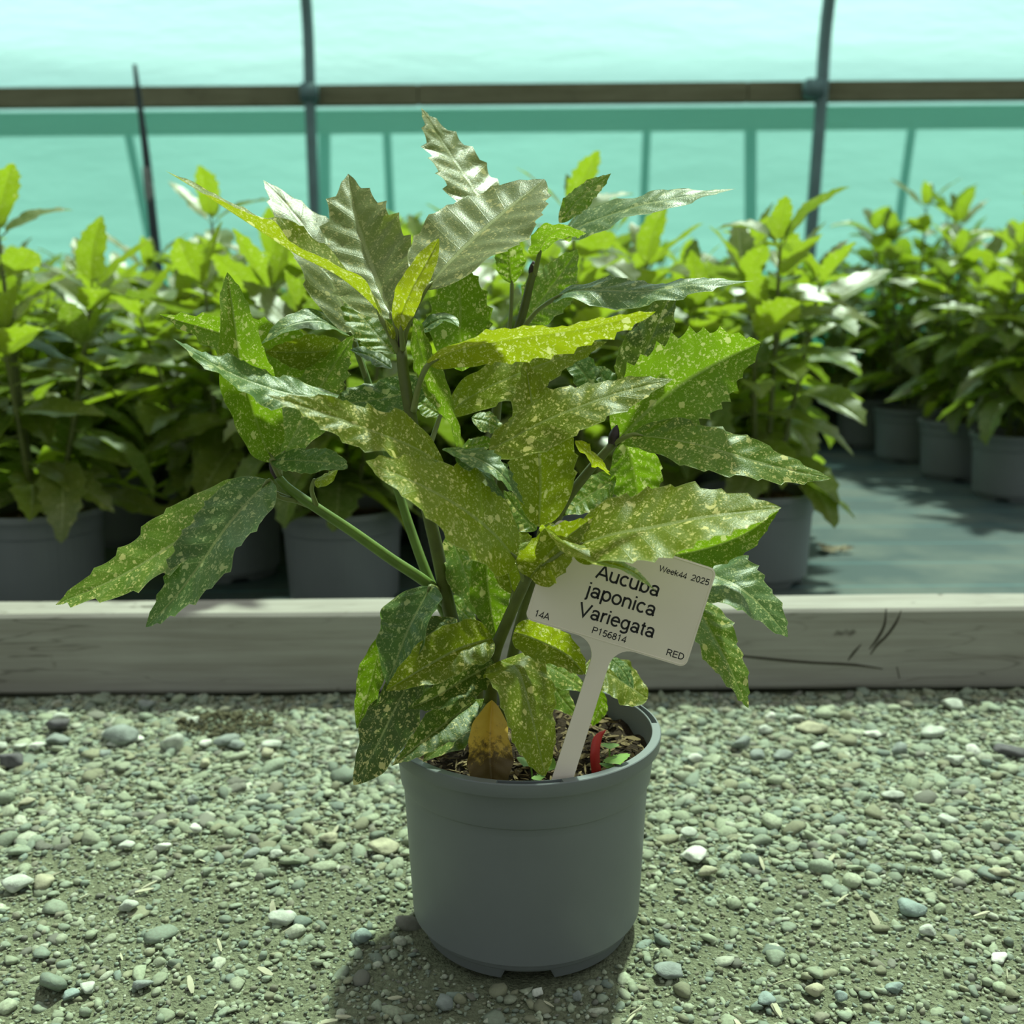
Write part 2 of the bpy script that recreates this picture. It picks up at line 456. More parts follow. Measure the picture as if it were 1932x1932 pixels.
def wall_grid(name, y, z0, z1, mat, lean=0.0, kind_label=''):
    nx, nz_ = 200, 24
    v, f = [], []
    for j in range(nz_ + 1):
        z = z0 + (z1 - z0) * j / nz_
        for i in range(nx + 1):
            x_ = -9.0 + 18.0 * i / nx
            d = noise.noise((x_ * 0.8, z * 1.5, 2)) * 0.03
            over = max(0, z - 1.9)
            v.append((x_, y + d - lean * over ** 1.6, z))
    for j in range(nz_):
        for i in range(nx):
            a = j * (nx + 1) + i
            f.append((a, a + 1, a + nx + 2, a + nx + 1))
    o = link(name, mesh(name, v, f), mat)
    tag(o, kind_label, None, None, 'structure')
    return o
wall_grid('wall_back', WALL_Y + 0.05, rail_b, 3.3, M['poly'], 0.5, 'clear polythene tunnel cover above the timber rail')
wall_grid('wall_back_netting', WALL_Y + 0.05, 0.02, rail_b, M['net'], 0, 'green windbreak netting below the timber rail')
wall_grid('wall_neighbour', WALL_Y + 1.35, 0.02, 3.2, M['poly_far'], 0.3, 'polythene side of the next tunnel seen through the netting')

def hoop(px0, py0, px1, py1, Y, r, label, grp, name='tunnel_hoop', clamp=False, stop=False):
    a = at(px0, py0, Y); b = at(px1, py1, Y)
    top = b + (b - a) * 0.75; top.y -= 0.30
    bot = a + (a - b) * (a.z / (b.z - a.z)); bot.z = -0.02
    pts = [bot, a, (a + b) / 2, b] + ([] if stop else [top])
    root = empty(name, (a.x, Y, 0))
    tag(root, label, 'hoop', grp)
    link('tube', tube_mesh('tube', [Vector(p) - root.location for p in pts], r, 12, 30), M['hoop'], root)
    if clamp:
        zc = (rail_b + rail_t) / 2
        link('clamp', box_mesh('clamp', -r * 1.5, r * 1.5, -r * 1.3, 0.036, zc - 0.04 - 0, zc + 0.045, 0.008), M['hoop'], root)
        t = (zc - a.z) / (b.z - a.z); root.children[-1].location.x = (a.x + (b.x - a.x) * t) - root.location.x
    return root
hoop(592, 380, 577, 0, WALL_Y - 0.085, 0.027, 'teal grey steel hoop tube with clamp, rising behind the tall leaf tips', 'hoops of the near tunnel side', clamp=True)
hoop(1524, 415, 1556, 0, WALL_Y - 0.085, 0.030, 'teal grey steel hoop tube with clamp, above the gap between the plant blocks', 'hoops of the near tunnel side', clamp=True)
for px in (612, 1416):
    hoop(px + (1 if px < 900 else 0), 400, px, 232, WALL_Y + 1.02, 0.035, 'faint hoop post seen through the netting, part of the next tunnel', 'posts of the next tunnel', stop=True)
for p0, p1 in ((272, 238), (737, 729), (1214, 1221), (1698, 1722)):
    hoop(p0, 400, p1, 232, WALL_Y + 1.28, 0.026, 'thin slanting tube of the next tunnel, dim behind the netting', 'thin tubes of the next tunnel', stop=True)
far_b, far_t = hz(251, WALL_Y + 0.95), hz(208, WALL_Y + 0.95)
fr = link('far_timber_rail', box_mesh('far_timber_rail', -9, 9, WALL_Y + 0.90, WALL_Y + 0.95, far_b, far_t, 0.004), M['rail'], smooth=False)
tag(fr, 'blurred green-tinted timber rail of the next tunnel behind the netting', 'rail')
# low board at the foot of the netting
bb = link('baseboard_back', box_mesh('baseboard_back', -9, 9, WALL_Y + 0.06, WALL_Y + 0.10, 0.0, 0.62, 0.004), M['net'], smooth=False)
tag(bb, 'darker green skirting strip along the foot of the netting', None, None, 'structure')

# leaning dark stake
a, b = at(291, 440, 3.9), at(254, 122, 3.9)
foot = a + (a - b) * (a.z / (b.z - a.z))
st = empty('leaning_stake', foot)
tag(st, 'thin dark stake leaning in front of the timber rail', 'stake')
link('shaft', tube_mesh('shaft', [Vector((0, 0, 0)), (a - foot), (a - foot) * 0.5 + (b - foot) * 0.5 + Vector((0.004, 0, 0)), b - foot], [0.021, 0.020, 0.016, 0.009], 8, 24), M['dark_stake'], st)
pp = (b - foot)
link('wrap', tube_mesh('wrap', [pp * 0.62, pp * 0.66, pp * 0.72], [0.019, 0.021, 0.019], 8, 6), plain('wrap_pale', (0.22, 0.24, 0.22), 0.6), st)

# ------------------------------------------------------------------ pots
def pot_mesh(name, R=0.1, H=0.156, rb=0.0787, seg=96, slots=(), feet=3, detail=True):
    """lathed nursery pot: flanged rim with label slots, collar step, foot ring with notches"""
    prof = [('in', R * 0.86, 0.10 * H), ('in', R * 0.91, 0.80 * H), ('in', R * 0.930, H - 0.004), ('in', R * 0.934, H - 0.0004), ('t', R * 0.938, H),
            ('g', R * 0.9435, H), ('g', R * 0.944, H), ('g', R * 0.985, H), ('g', R * 0.9855, H),
            ('t', R * 0.994, H), ('o', R * 0.999, H - 0.0005), ('o', R, H - 0.0012), ('o', R * 0.994, H - 0.0094), ('o', R * 0.991, H - 0.0100), ('o', R * 0.970, H - 0.0102),
            ('o', R * 0.966, H - 0.0112), ('o', R * 0.945, H - 0.0190), ('o', R * 0.936, H - 0.0260), ('o', R * 0.928, H - 0.0345), ('o', R * 0.924, H - 0.0356), ('o', R * 0.911, H - 0.0366), ('o', R * 0.908, H - 0.0385)]
    r_top, z_top = R * 0.908, H - 0.0385
    for k in range(1, 8):
        t = k / 8
        prof.append(('o', r_top + (rb * 1.035 - r_top) * t, z_top + (0.016 - z_top) * t))
    prof += [('o', rb * 1.032, 0.0125), ('o', rb * 1.024, 0.0092), ('o', rb * 1.015, 0.0082), ('o', rb * 1.012, 0.0076), ('f', rb * 0.985, 0.0), ('f', rb * 0.95, 0.0), ('i2', rb * 0.94, 0.008), ('c', 0.0, 0.008)]
    v, f = [], []
    np_ = len(prof)
    for i in range(seg):
        a_ = 2 * math.pi * i / seg
        deg = math.degrees(a_)
        slot = any(abs((deg - c0 + 180) % 360 - 180) < hw for c0, hw in slots)
        ph = (deg - 270 + 180 / 1) % (360 / feet)
        notch = feet and min((deg - 270) % (360 / feet), 360 / feet - (deg - 270) % (360 / feet)) < 12.5
        for q, (k, r_, z_) in enumerate(prof):
            if k == 'g' and slot and q in (6, 7): z_ -= 0.0078
            if k == 'f' and notch: z_ = 0.0058
            v.append((r_ * math.cos(a_), r_ * math.sin(a_), z_))
    for i in range(seg):
        j = (i + 1) % seg
        for q in range(np_ - 1):
            f.append((i * np_ + q, i * np_ + q + 1, j * np_ + q + 1, j * np_ + q))
    me = mesh(name, v, f)
    bm_ = bmesh.new(); bm_.from_mesh(me)
    bmesh.ops.remove_doubles(bm_, verts=bm_.verts, dist=1e-7)
    bmesh.ops.recalc_face_normals(bm_, faces=bm_.faces)
    for ed in bm_.edges:
        if len(ed.link_faces) == 2 and ed.calc_face_angle(0) > 0.42: ed.smooth = False
    bm_.to_mesh(me); bm_.free()
    return me

def soil_mesh(name, R, z, n=40, amp=0.004, seed=0):
    v, f = [(0, 0, z + 0.003)], []
    rings, seg = 14, n
    for i in range(1, rings + 1):
        r_ = R * i / rings
        for j in range(seg):
            a_ = 2 * math.pi * j / seg
            x_, y_ = r_ * math.cos(a_), r_ * math.sin(a_)
            v.append((x_, y_, z + noise.noise((x_ * 70 + seed, y_ * 70, 1)) * amp + noise.noise((x_ * 240, y_ * 240, seed)) * amp * 0.5))
    for j in range(seg):
        f.append((0, 1 + j, 1 + (j + 1) % seg))
    for i in range(rings - 1):
        for j in range(seg):
            a_ = 1 + i * seg + j; b_ = 1 + i * seg + (j + 1) % seg
            f.append((a_, a_ + seg, b_ + seg, b_))
    return mesh(name, v, f)

# ------------------------------------------------------------------ leaves
def profile(t, p=0.72, q=1.02):
    mx_ = p / (p + q)
    return (np.power(t, p) * np.power(1 - t, q)) / (mx_ ** p * (1 - mx_) ** q)

U = np.array([0, 0.05, 0.16, 0.30, 0.45, 0.60, 0.75, 0.88, 0.96, 1.0])
def leaf_grid(mid, Lv, Cv, wl, wr, W, sl, sr, seed, nteeth=6, tooth=0.10, bull=0.0011, wave=0.002, p=0.72, q=1.02, curl=0.0, usamp=U, cut=1.0, flip=1):
    """mid: (n+1,3) midrib; Lv, Cv: unit side / facing vectors per sample; wl.. in metres per sample"""
    r_ = np.random.default_rng(seed)
    n = len(mid) - 1
    t = np.linspace(0, 1, n + 1)
    pr = profile(np.clip(t * cut, 1e-4, 1 - 1e-4), p, q)
    pr[0] = 0.02
    if cut >= 1: pr[-1] = 0.004
    verts, uvm, uvn = [], [], []
    length = np.linalg.norm(np.diff(mid, axis=0), axis=1).sum()
    T = np.gradient(mid, axis=0); T /= np.linalg.norm(T, axis=1)[:, None]
    off = r_.uniform(0, 50, 2)
    ks = min(1.0, float(np.max(W)) / 0.020) ** 1.5
    bull *= ks; wave *= ks
    for side in (1, -1):
        wd, sg = (wl, sl) if side > 0 else (wr, sr)
        ratio = np.clip(wd / W, -0.999, 0.999)
        D = side * ratio[:, None] * Lv + (sg * np.sqrt(1 - ratio ** 2))[:, None] * Cv
        nrm = np.cross(T, D) * side
        nrm /= np.linalg.norm(nrm, axis=1)[:, None]
        if flip < 0: nrm = -nrm
        ph = r_.uniform(0, 1); nt = nteeth + r_.integers(-1, 2)
        tt = np.clip((t - 0.26) / 0.70, 0, 1)
        s = (tt * nt + ph) % 1.0
        amp = tooth * np.where((tt > 0) & (tt < 1), 1, 0) * (0.6 + 0.8 * r_.random(40)[(np.floor(tt * nt + ph)).astype(int)])
        tw = 1 + 1.75 * amp * (s ** 1.9 - 0.30) / np.maximum(pr, 0.25)
        wid = W * pr * tw
        wphase = r_.uniform(0, 6.28, 2)
        for u in usamp:
            vphase = (t - 0.13 * u) * 8.0
            b_ = (np.abs(np.sin(np.pi * vphase)) - 0.6) * bull * (4 * u * (1.08 - u)) * np.minimum(pr * 1.3, 1)
            wv_ = wave * u ** 2 * (np.sin(6.28 * 2.2 * t + wphase[0]) + 0.5 * np.sin(6.28 * 5 * t + wphase[1])) * np.minimum(pr, 1)
            groove = -0.0007 * math.exp(-(u / 0.07) ** 2) * np.minimum(pr * 2, 1)
            cur = curl * W * pr * (u * u - 0.5 * u)
            P = mid + D * (wid * u)[:, None] + nrm * (b_ + wv_ + groove + cur)[:, None]
            # teeth lean forward
            verts.append(P)
            uvm.append(np.stack([side * wid * u * 100 + off[0], t * length * 100 + off[1]], -1))
            uvn.append(np.stack([np.full(n + 1, side * u), t], -1))
    V = np.stack(verts, 1)       # n+1, 2k, 3
    k = len(usamp)
    A = np.stack(uvm, 1); B = np.stack(uvn, 1)
    order = list(range(2 * k - 1, k, -1)) + list(range(0, k))   # right edge .. mid .. left edge (mid once)
    V, A, B = V[:, order], A[:, order], B[:, order]
    return V, A, B

def grid_to_mesh(name, V, A, B):
    n, k = V.shape[:2]
    f = []
    for i in range(n - 1):
        for j in range(k - 1):
            f.append((i * k + j, i * k + j + 1, (i + 1) * k + j + 1, (i + 1) * k + j))
    me = mesh(name, V.reshape(-1, 3), f)
    li = np.empty(len(me.loops), dtype=np.int32); me.loops.foreach_get('vertex_index', li)
    for nm, D in (('metric', A), ('norm', B)):
        lay = me.uv_layers.new(name=nm)
        lay.data.foreach_set('uv', D.reshape(-1, 2)[li].astype(np.float32).ravel())
    return me

ROOT = Vector((0.0085, 0.0, 0.0))
hero = empty('potted_aucuba', ROOT)
tag(hero, 'large potted aucuba with speckled leaves, standing alone on the gravel', 'potted plant')

def hero_leaf(mat, path, wl, wr, W=None, sl=1, sr=1, pet=None, label=None, prad=0.0018, twist=None, name='leaf', flat=False, **kw):
    idx = hero_leaf.i = hero_leaf.i + 1
    W = W or max(abs(wl), abs(wr)) * 1.12
    pts = [at(a_, b_, y_ / 100.0) for a_, b_, y_ in path]
    mid, _ = spline([tuple(p) for p in pts], 52)
    n = len(mid) - 1
    T = np.gradient(mid, axis=0); T /= np.linalg.norm(T, axis=1)[:, None]
    v = np.array(cam_pos) - mid
    depth = (mid - np.array(cam_pos)) @ np.array(fw)
    v /= np.linalg.norm(v, axis=1)[:, None]
    Lv = np.cross(v, T); Lv /= np.linalg.norm(Lv, axis=1)[:, None]
    Cv = v - (v * T).sum(1)[:, None] * T; Cv /= np.linalg.norm(Cv, axis=1)[:, None]
    sc = depth / FPX
    t = np.linspace(0, 1, n + 1)
    if not flat and sl == 1 and sr == 1:
        lz = float(Lv[:, 2].mean())
        if abs(lz) > 0.3:       # blades turn their upper face to the sky: the higher margin lies farther back
            sl, sr = (-1, 1) if lz > 0 else (1, -1)
            W = max(W, 1.38 * max(np.max(wl), np.max(wr)))
    def ar(a_):
        if isinstance(a_, tuple): return np.interp(t, np.linspace(0, 1, len(a_)), a_)
        return np.full(n + 1, float(a_))
    V, A, B = leaf_grid(mid, Lv, Cv, ar(wl) * sc, ar(wr) * sc, ar(W) * sc, ar(sl), ar(sr), 100 + idx, **kw)
    V = V - np.array(ROOT)
    o = link(name, grid_to_mesh('leaf', V, A, B), M[mat], hero)
    if label: o['label'] = label
    if pet is not None:
        base = Vector(mid[0]); b2 = Vector(mid[3])
        pp_ = [at(a_, b_, y_ / 100.0) for a_, b_, y_ in pet] + [base, b2]
        pp_ = [p_ - ROOT for p_ in pp_]
        rr_ = [prad * 1.1] + [prad * 0.85] * (len(pp_) - 2) + [prad * 0.25]
        link('petiole', tube_mesh('petiole', pp_, rr_, 8, 14), M['stem_pale'], o)
    return o
hero_leaf.i = 0
HL = hero_leaf

# pot, soil
link('pot', pot_mesh('pot', slots=((271, 11.5), (13, 10), (150, 11)), seg=180), M['pot'], hero)
SOILZ = 0.137
soil = link('soil', soil_mesh('soil', 0.0925, SOILZ, 64, 0.006), M['soil'], hero)
# bark chips and fibres lying in the pot
def chips_mesh(name, n, place, l0, l1, seed, flat=0.25):
    r_ = random.Random(seed)
    bm_ = bmesh.new()
    for _ in range(n):
        p_ = place(r_)
        if p_ is None: continue
        L_ = r_.uniform(l0, l1); w_ = L_ * r_.uniform(0.12, 0.35); h_ = w_ * flat
        rot = Matrix.Rotation(r_.uniform(0, 6.28), 4, 'Z') @ Matrix.Rotation(r_.uniform(-0.5, 0.5), 4, 'Y') @ Matrix.Rotation(r_.uniform(-0.6, 0.6), 4, 'X')
        vs_ = []
        for sx in (-1, -0.3, 0.4, 1):
            tp = 0.45 if abs(sx) == 1 else 1
            for sy, sz in ((-1, -1), (1, -1), (1, 1), (-1, 1)):
                q_ = Vector((sx * L_ / 2, sy * w_ / 2 * tp * r_.uniform(0.7, 1.2), sz * h_ / 2 * tp))
                vs_.append(bm_.verts.new(Vector(p_) + rot @ q_))
        for s_ in range(3):
            for k_ in range(4):
                bm_.faces.new((vs_[s_ * 4 + k_], vs_[s_ * 4 + (k_ + 1) % 4], vs_[s_ * 4 + 4 + (k_ + 1) % 4], vs_[s_ * 4 + 4 + k_]))
        bm_.faces.new(vs_[3::-1]); bm_.faces.new(vs_[12:16])
    return bm_mesh(name, bm_)
def in_pot(r_):
    a_ = r_.uniform(0, 6.28); q_ = 0.089 * math.sqrt(r_.random())
    return (q_ * math.cos(a_), q_ * math.sin(a_), SOILZ + r_.uniform(0.0, 0.004))
M['bark'] = plain('bark_chip', (0.22, 0.165, 0.075), 0.85, 0.25, 0.5, 120, col2=(0.07, 0.045, 0.026))
tag(link('bark_chips', chips_mesh('bark_chips', 900, in_pot, 0.003, 0.012, 3), M['bark'], hero, smooth=False), None, None, None, 'stuff')

# stems (photograph places with depth in cm)
def stem(pts, r0_, r1_, mat='stem', name='stem'):
    P = [at(a_, b_, y_ / 100.0) - ROOT for a_, b_, y_ in pts]
    rr = [r0_ + (r1_ - r0_) * i / (len(P) - 1) for i in range(len(P))]
    return link(name, tube_mesh(name, P, rr, 12, 40), M[mat], hero)
sA = stem([(905, 1440, 0), (870, 1230, 0), (850, 1160, 0), (825, 1040, -0.5), (800, 930, -1), (778, 800, -2), (762, 710, -2), (757, 655, -2)], 0.0058, 0.0036)
sC = stem([(925, 1440, -2), (925, 1330, -3), (932, 1240, -4), (958, 1170, -5), (990, 1100, -6), (1012, 1050, -6.5), (1016, 1015, -6.5)], 0.0052, 0.0028)
sE = stem([(850, 1175, 1), (812, 1100, 1.5), (770, 985, 3), (735, 870, 4), (700, 740, 5), (668, 645, 5)], 0.0042, 0.0024, 'stem_fresh')
sD = stem([(852, 1150, 0.3), (808, 1102, -0.5), (740, 1056, -1), (665, 1003, -1.5), (597, 958, -2), (545, 922, -2), (524, 900, -2)], 0.0044, 0.0032, 'stem_fresh')
sG = stem([(940, 1440, 2), (965, 1250, 2), (1010, 1080, 2), (1060, 960, 1), (1105, 896, 0), (1156, 838, 0)], 0.0048, 0.0030)
sB = stem([(900, 1430, 3), (905, 1200, 4), (925, 960, 5), (938, 760, 6), (958, 670, 6), (984, 600, 6), (1000, 535, 6), (1010, 500, 6)], 0.0046, 0.0028)
def bud(px, py, Y, dx, dy, r_=0.003):
    a_ = at(px, py, Y / 100) - ROOT; b_ = at(px + dx, py + dy, Y / 100) - ROOT
    link('bud', tube_mesh('bud', [a_, a_ * 0.6 + b_ * 0.4, a_ * 0.25 + b_ * 0.75, b_], [r_ * 0.8, r_ * 1.15, r_ * 0.8, r_ * 0.15], 8, 12), M['bud'], hero)
bud(757, 662, -2, 6, -60, 0.0030); bud(1012, 1062, -6.5, 8, -50, 0.0032); bud(1154, 840, 0, 10, -38, 0.0034)
bud(524, 902, -2, -14, -38, 0.003); bud(1003, 522, 6, 4, -30, 0.0026); bud(930, 1252, -4, -16, -30, 0.003)

# --- top rosette
HL('fade', [(950, 445, 5), (905, 372, 7.5), (850, 290, 10), (795, 204, 11.5)], 42, 46, 56, 1, 1, tooth=0.12, bull=0.0018, label='silvery topmost leaf with deep veins')
HL('fade', [(743, 602, -2), (722, 556, 0), (697, 488, 3), (670, 405, 5.5), (657, 328, 8)], 84, 82, 86, 1, 1, pet=[(757, 665, -2)], bull=0.0019, tooth=0.12, p=0.62)
HL('fade', [(802, 548, -4), (835, 508, -3), (890, 452, -0.5), (955, 395, 2), (1027, 338, 4.5)], 82, 62, 86, 1, 1, pet=[(757, 662, -2), (772, 610, -3)], p=0.6, q=0.85, tooth=0.05, bull=0.0015)
HL('bright', [(757, 625, -3.5), (756, 595, -4), (776, 545, -5), (802, 498, -5.5), (828, 450, -5.5)], 26, 25, 32, -1, 1, tooth=0.0, pet=[(760, 660, -2.5)], p=0.6, q=0.7)
HL('olive', [(722, 606, -3), (702, 572, -3), (640, 520, -4), (560, 478, -5), (470, 420, -6), (390, 368, -7), (312, 322, -8)], (-8, -18, -20, -12, -6), (10, 34, 44, 24, 10), 60, 1, -1, pet=[(752, 665, -2), (735, 630, -2.5)], tooth=0.09, bull=0.0008, wave=0.003, prad=0.0022)
HL('olive', [(808, 688, -5), (870, 660, -6), (980, 640, -7), (1100, 622, -8), (1237, 588, -9)], 20, 42, 50, 1, -1, pet=[(780, 775, -2.5), (792, 722, -3.5)], tooth=0.13, nteeth=8, p=0.5, q=0.8, prad=0.0022)
HL('blue', [(784, 632, 1), (820, 606, 1), (845, 602, 1), (866, 617, 0)], 13, 10, 24, -1, 1, tooth=0.02)
HL('bright', [(745, 640, -2.5), (735, 618, -3), (727, 602, -3)], 6, 7, 10, tooth=0)
# --- left side
HL('fade', [(672, 645, 4), (640, 565, 5.5), (600, 468, 7.5), (545, 392, 9.5), (497, 340, 11)], 50, 52, 60, 1, 1, bull=0.0013, tooth=0.07)
HL('green', [(745, 668, 1), (695, 612, 2), (648, 548, 3)], 34, 36, 42, 1, 1)
HL('blue', [(740, 695, 2), (700, 672, 2), (660, 660, 1)], 12, 15, 26, 1, -1, tooth=0.05)
HL('blue', [(664, 634, 4), (605, 606, 3), (540, 616, 1), (488, 652, 0)], (4, 14, 18, 10), (6, 20, 22, 8), 34, 1, -1, pet=[(690, 712, 5)], tooth=0.02)
HL('olive', [(650, 655, 4), (590, 665, 3), (500, 664, 2)], 34, 32, 40, -1, 1, tooth=0.05)
HL('green', [(650, 705, 5), (531, 668, 4), (421, 630, 2), (340, 606, 0), (299, 593, -1)], 50, 52, 58, 1, 1, flat=True, tooth=0.12, p=0.5)
HL('green', [(520, 872, -2), (500, 840, -2), (476, 769, -3), (454, 685, -4), (443, 608, -4), (429, 514, -3)], 42, 54, 60, 1, 1, tooth=0.03, p=0.55, q=0.85, bull=0.0006, pet=[(526, 900, -2)])
HL('green', [(530, 864, -1), (566, 800, 0), (603, 732, 1), (640, 672, 2), (671, 630, 2)], 46, 46, 54, 1, 1, tooth=0.1, p=0.6, bull=0.0008, pet=[(528, 898, -2)])
HL('blue', [(640, 745, -4), (560, 745, -5), (480, 722, -6), (410, 690, -7), (327, 639, -8)], (12, 30, 26, 12), (14, 34, 30, 12), 52, 1, -1, tooth=0.10, bull=0.0014, wave=0.003, p=0.6, q=0.9)
HL('olive', [(838, 874, -6), (770, 838, -8), (690, 808, -10), (600, 775, -11), (503, 745, -12)], 40, 46, 58, 1, -1, tooth=0.11, bull=0.0014, wave=0.003, p=0.55)
HL('blue', [(818, 722, 1), (750, 744, 1), (670, 758, 0), (600, 768, -1)], 34, 34, 40, 1, 1, tooth=0.06)
HL('blue', [(512, 868, -4), (570, 868, -5), (625, 872, -6), (655, 884, -6.5)], 24, 24, 32, -1, 1, tooth=0.05, p=0.6, q=0.6, pet=[(526, 898, -2)])
HL('bright', [(594, 905, -3.5), (615, 900, -4), (638, 886, -4)], 8, 16, 18, 1, 1, tooth=0.0, pet=[(598, 957, -2), (588, 925, -3)])
HL('blue', [(509, 906, -3), (474, 938, -4), (421, 1001, -5.5), (377, 1064, -6.5), (329, 1126, -7), (275, 1183, -7)], 46, 62, 68, 1, 1, tooth=0.09, nteeth=8, p=0.5, q=0.86, bull=0.0013, pet=[(560, 945, -2), (524, 936, -2.5)], label='broad speckled leaf drooping outward towards the edging')
HL('green', [(480, 915, -2), (440, 945, -2.5), (340, 1016, -3.5), (235, 1082, -4.5), (105, 1141, -5)], 44, 58, 64, 1, 1, tooth=0.12, p=0.5, q=0.9, bull=0.0013, pet=[(597, 960, -2), (540, 938, -2)])
# --- centre
HL('olive', [(975, 1055, -7), (930, 1004, -8.5), (870, 957, -10), (795, 915, -11), (690, 870, -12)], 62, 70, 78, 1, 1, tooth=0.08, p=0.52, q=0.88, bull=0.0007, pet=[(990, 1105, -6), (984, 1080, -6.5)], label='large olive speckled leaf in front of the main stems')
HL('olive', [(922, 848, -6), (965, 826, -6.5), (1030, 792, -7), (1100, 764, -7), (1177, 738, -6.5), (1270, 715, -6)], 44, 48, 56, 1, 1, tooth=0.07, p=0.5, q=0.92, bull=0.001)
HL('olive', [(1017, 994, -4), (1020, 920, -3), (1017, 850, -2), (1004, 760, -1), (990, 676, 0)], 56, 66, 72, 1, 1, tooth=0.08, p=0.55, bull=0.0007)
HL('olive', [(842, 785, 1), (880, 752, 1), (960, 712, 1), (1060, 672, 1), (1145, 645, 0)], 40, 42, 48, 1, 1, tooth=0.08)
HL('green', [(872, 700, 4), (868, 640, 4), (868, 560, 4), (855, 470, 4)], 58, 56, 64, 1, 1, tooth=0.11, bull=0.0007)
HL('green', [(779, 602, 0), (800, 685, -2), (832, 745, -3), (858, 800, -3.5), (862, 843, -3.5)], (14, 26, 20, 10), (12, 26, 22, 12), 44, 1, -1, tooth=0.03, p=0.55, q=0.6)
HL('green', [(831, 782, 2), (808, 768, 2), (780, 748, 2)], 18, 20, 24, tooth=0.06, pet=[(808, 850, 0.5)])
HL('green', [(890, 788, 3), (920, 796, 3), (955, 815, 3)], 18, 20, 24, tooth=0.05)
HL('green', [(870, 850, 2), (905, 838, 2), (940, 832, 2)], 15, 16, 20, tooth=0.05)
HL('blue', [(840, 845, -6), (896, 862, -7.5), (946, 894, -8.5), (991, 954, -9)], (8, 22, 26, 10), (6, 16, 20, 10), 36, -1, 1, tooth=0.16, p=0.5, bull=0.0013)
HL('blue', [(860, 862, -6), (912, 894, -7), (955, 943, -7.5)], 8, 16, 24, 1, 1, tooth=0.14)
HL('green', [(1012, 1000, -2), (980, 966, -2), (950, 925, -2)], 26, 26, 30, tooth=0.06)
HL('olive', [(1004, 1062, -5), (980, 1040, -4), (955, 985, -3)], 32, 36, 42, tooth=0.05)
HL('olive', [(1000, 1090, -7.2), (1030, 1052, -8.6), (1064, 1018, -8.8), (1120, 975, -8.4)], 44, 44, 48, 1, 1, flat=True, tooth=0.08, p=0.5)
HL('olive', [(968, 1120, -4.5), (956, 1070, -4), (938, 1005, -3)], 28, 30, 36, tooth=0.06, pet=[(948, 1195, -4.5), (962, 1150, -4.8)])
HL('green', [(922, 1015, -2), (918, 1070, -2.5), (925, 1140, -3), (938, 1212, -3.5)], 40, 34, 44, 1, 1, tooth=0.04, q=0.85)
HL('green', [(848, 1005, 1), (876, 1075, 0.5), (905, 1165, 0)], 34, 36, 42, tooth=0.02)
HL('green', [(848, 1125, 1), (870, 1150, 1), (900, 1180, 1)], 20, 22, 26, tooth=0.02)
# --- right side
HL('green', [(1018, 478, 5), (1036, 446, 3.5), (1068, 432, 2), (1105, 440, 1)], (22, 22, 16, 6), (24, 30, 22, 6), 44, 1, -1, tooth=0.05, p=0.45, q=0.7, pet=[(1008, 520, 6)])
HL('green', [(1055, 420, 5), (1095, 372, 5), (1153, 327, 5)], 20, 22, 30, 1, 1, tooth=0.06)
HL('blue', [(1050, 450, 6), (1090, 428, 5.5), (1146, 406, 5), (1234, 380, 4), (1388, 356, 4)], 22, 22, 56, -1, 1, tooth=0.05, p=0.5, q=1.1)
HL('blue', [(1045, 564, 3), (1080, 548, 2), (1140, 546, 1), (1212, 548, 0), (1322, 534, -1), (1423, 530, -1.5)], (14, 20, 14, 8), (12, 32, 32, 10), 52, -1, 1, tooth=0.12, p=0.5, q=0.95, pet=[(990, 615, 5.5), (1015, 585, 5)])
HL('green', [(985, 612, 8), (1035, 548, 8), (1090, 470, 8)], 44, 46, 52, tooth=0.05, bull=0.0012)
HL('green', [(966, 535, 7), (962, 490, 7), (960, 430, 7)], 28, 28, 32, tooth=0.05, pet=[(958, 650, 6), (964, 590, 6.5)])
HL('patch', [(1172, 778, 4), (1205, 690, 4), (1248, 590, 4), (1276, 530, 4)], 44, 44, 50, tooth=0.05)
HL('green', [(1165, 832, 1), (1230, 768, 1), (1295, 718, 1), (1365, 678, 1), (1435, 646, 0)], 84, 78, 92, 1, 1, flat=True, tooth=0.12, nteeth=7, p=0.55, q=0.72, bull=0.0008, pet=[(1158, 838, 0)])
HL('green', [(1192, 820, -1), (1255, 826, -2), (1334, 842, -3), (1413, 866, -3.5), (1491, 886, -3.5), (1568, 903, -3.5)], 42, 42, 54, 1, 1, tooth=0.08, p=0.5, q=0.85, bull=0.0012, pet=[(1158, 836, 0)])
HL('olive', [(1080, 1030, -9), (1157, 1007, -10), (1236, 993, -10.5), (1334, 974, -11), (1474, 958, -11.5)], 74, 56, 80, 1, 1, tooth=0.09, nteeth=7, p=0.5, q=0.86, bull=0.0012, pet=[(1008, 1080, -6.5), (1026, 1066, -8.2), (1050, 1050, -9)], label='long speckled leaf lying over the top of the plant label')
HL('green', [(1240, 1052, -1.5), (1320, 1038, -2), (1400, 1010, -2.5), (1470, 963, -3)], 36, 38, 44, 1, 1, flat=True, tooth=0.08)
HL('olive', [(1018, 1004, -7), (1036, 996, -8), (1072, 1026, -10), (1130, 1056, -11.5), (1190, 1076, -12.5), (1237, 1115, -13)], (12, 16, 20, 16, 8), (10, 12, 13, 12, 6), 44, -1, 1, tooth=0.08, pet=[(1013, 1060, -6.5)], p=0.9, q=0.9)
HL('bright', [(1085, 832, -3), (1106, 852, -3.5), (1128, 872, -4), (1152, 897, -4)], (10, 14, 8, 8), (12, 8, 14, 6), 24, 1, -1, tooth=0.25, nteeth=3, wave=0.004)
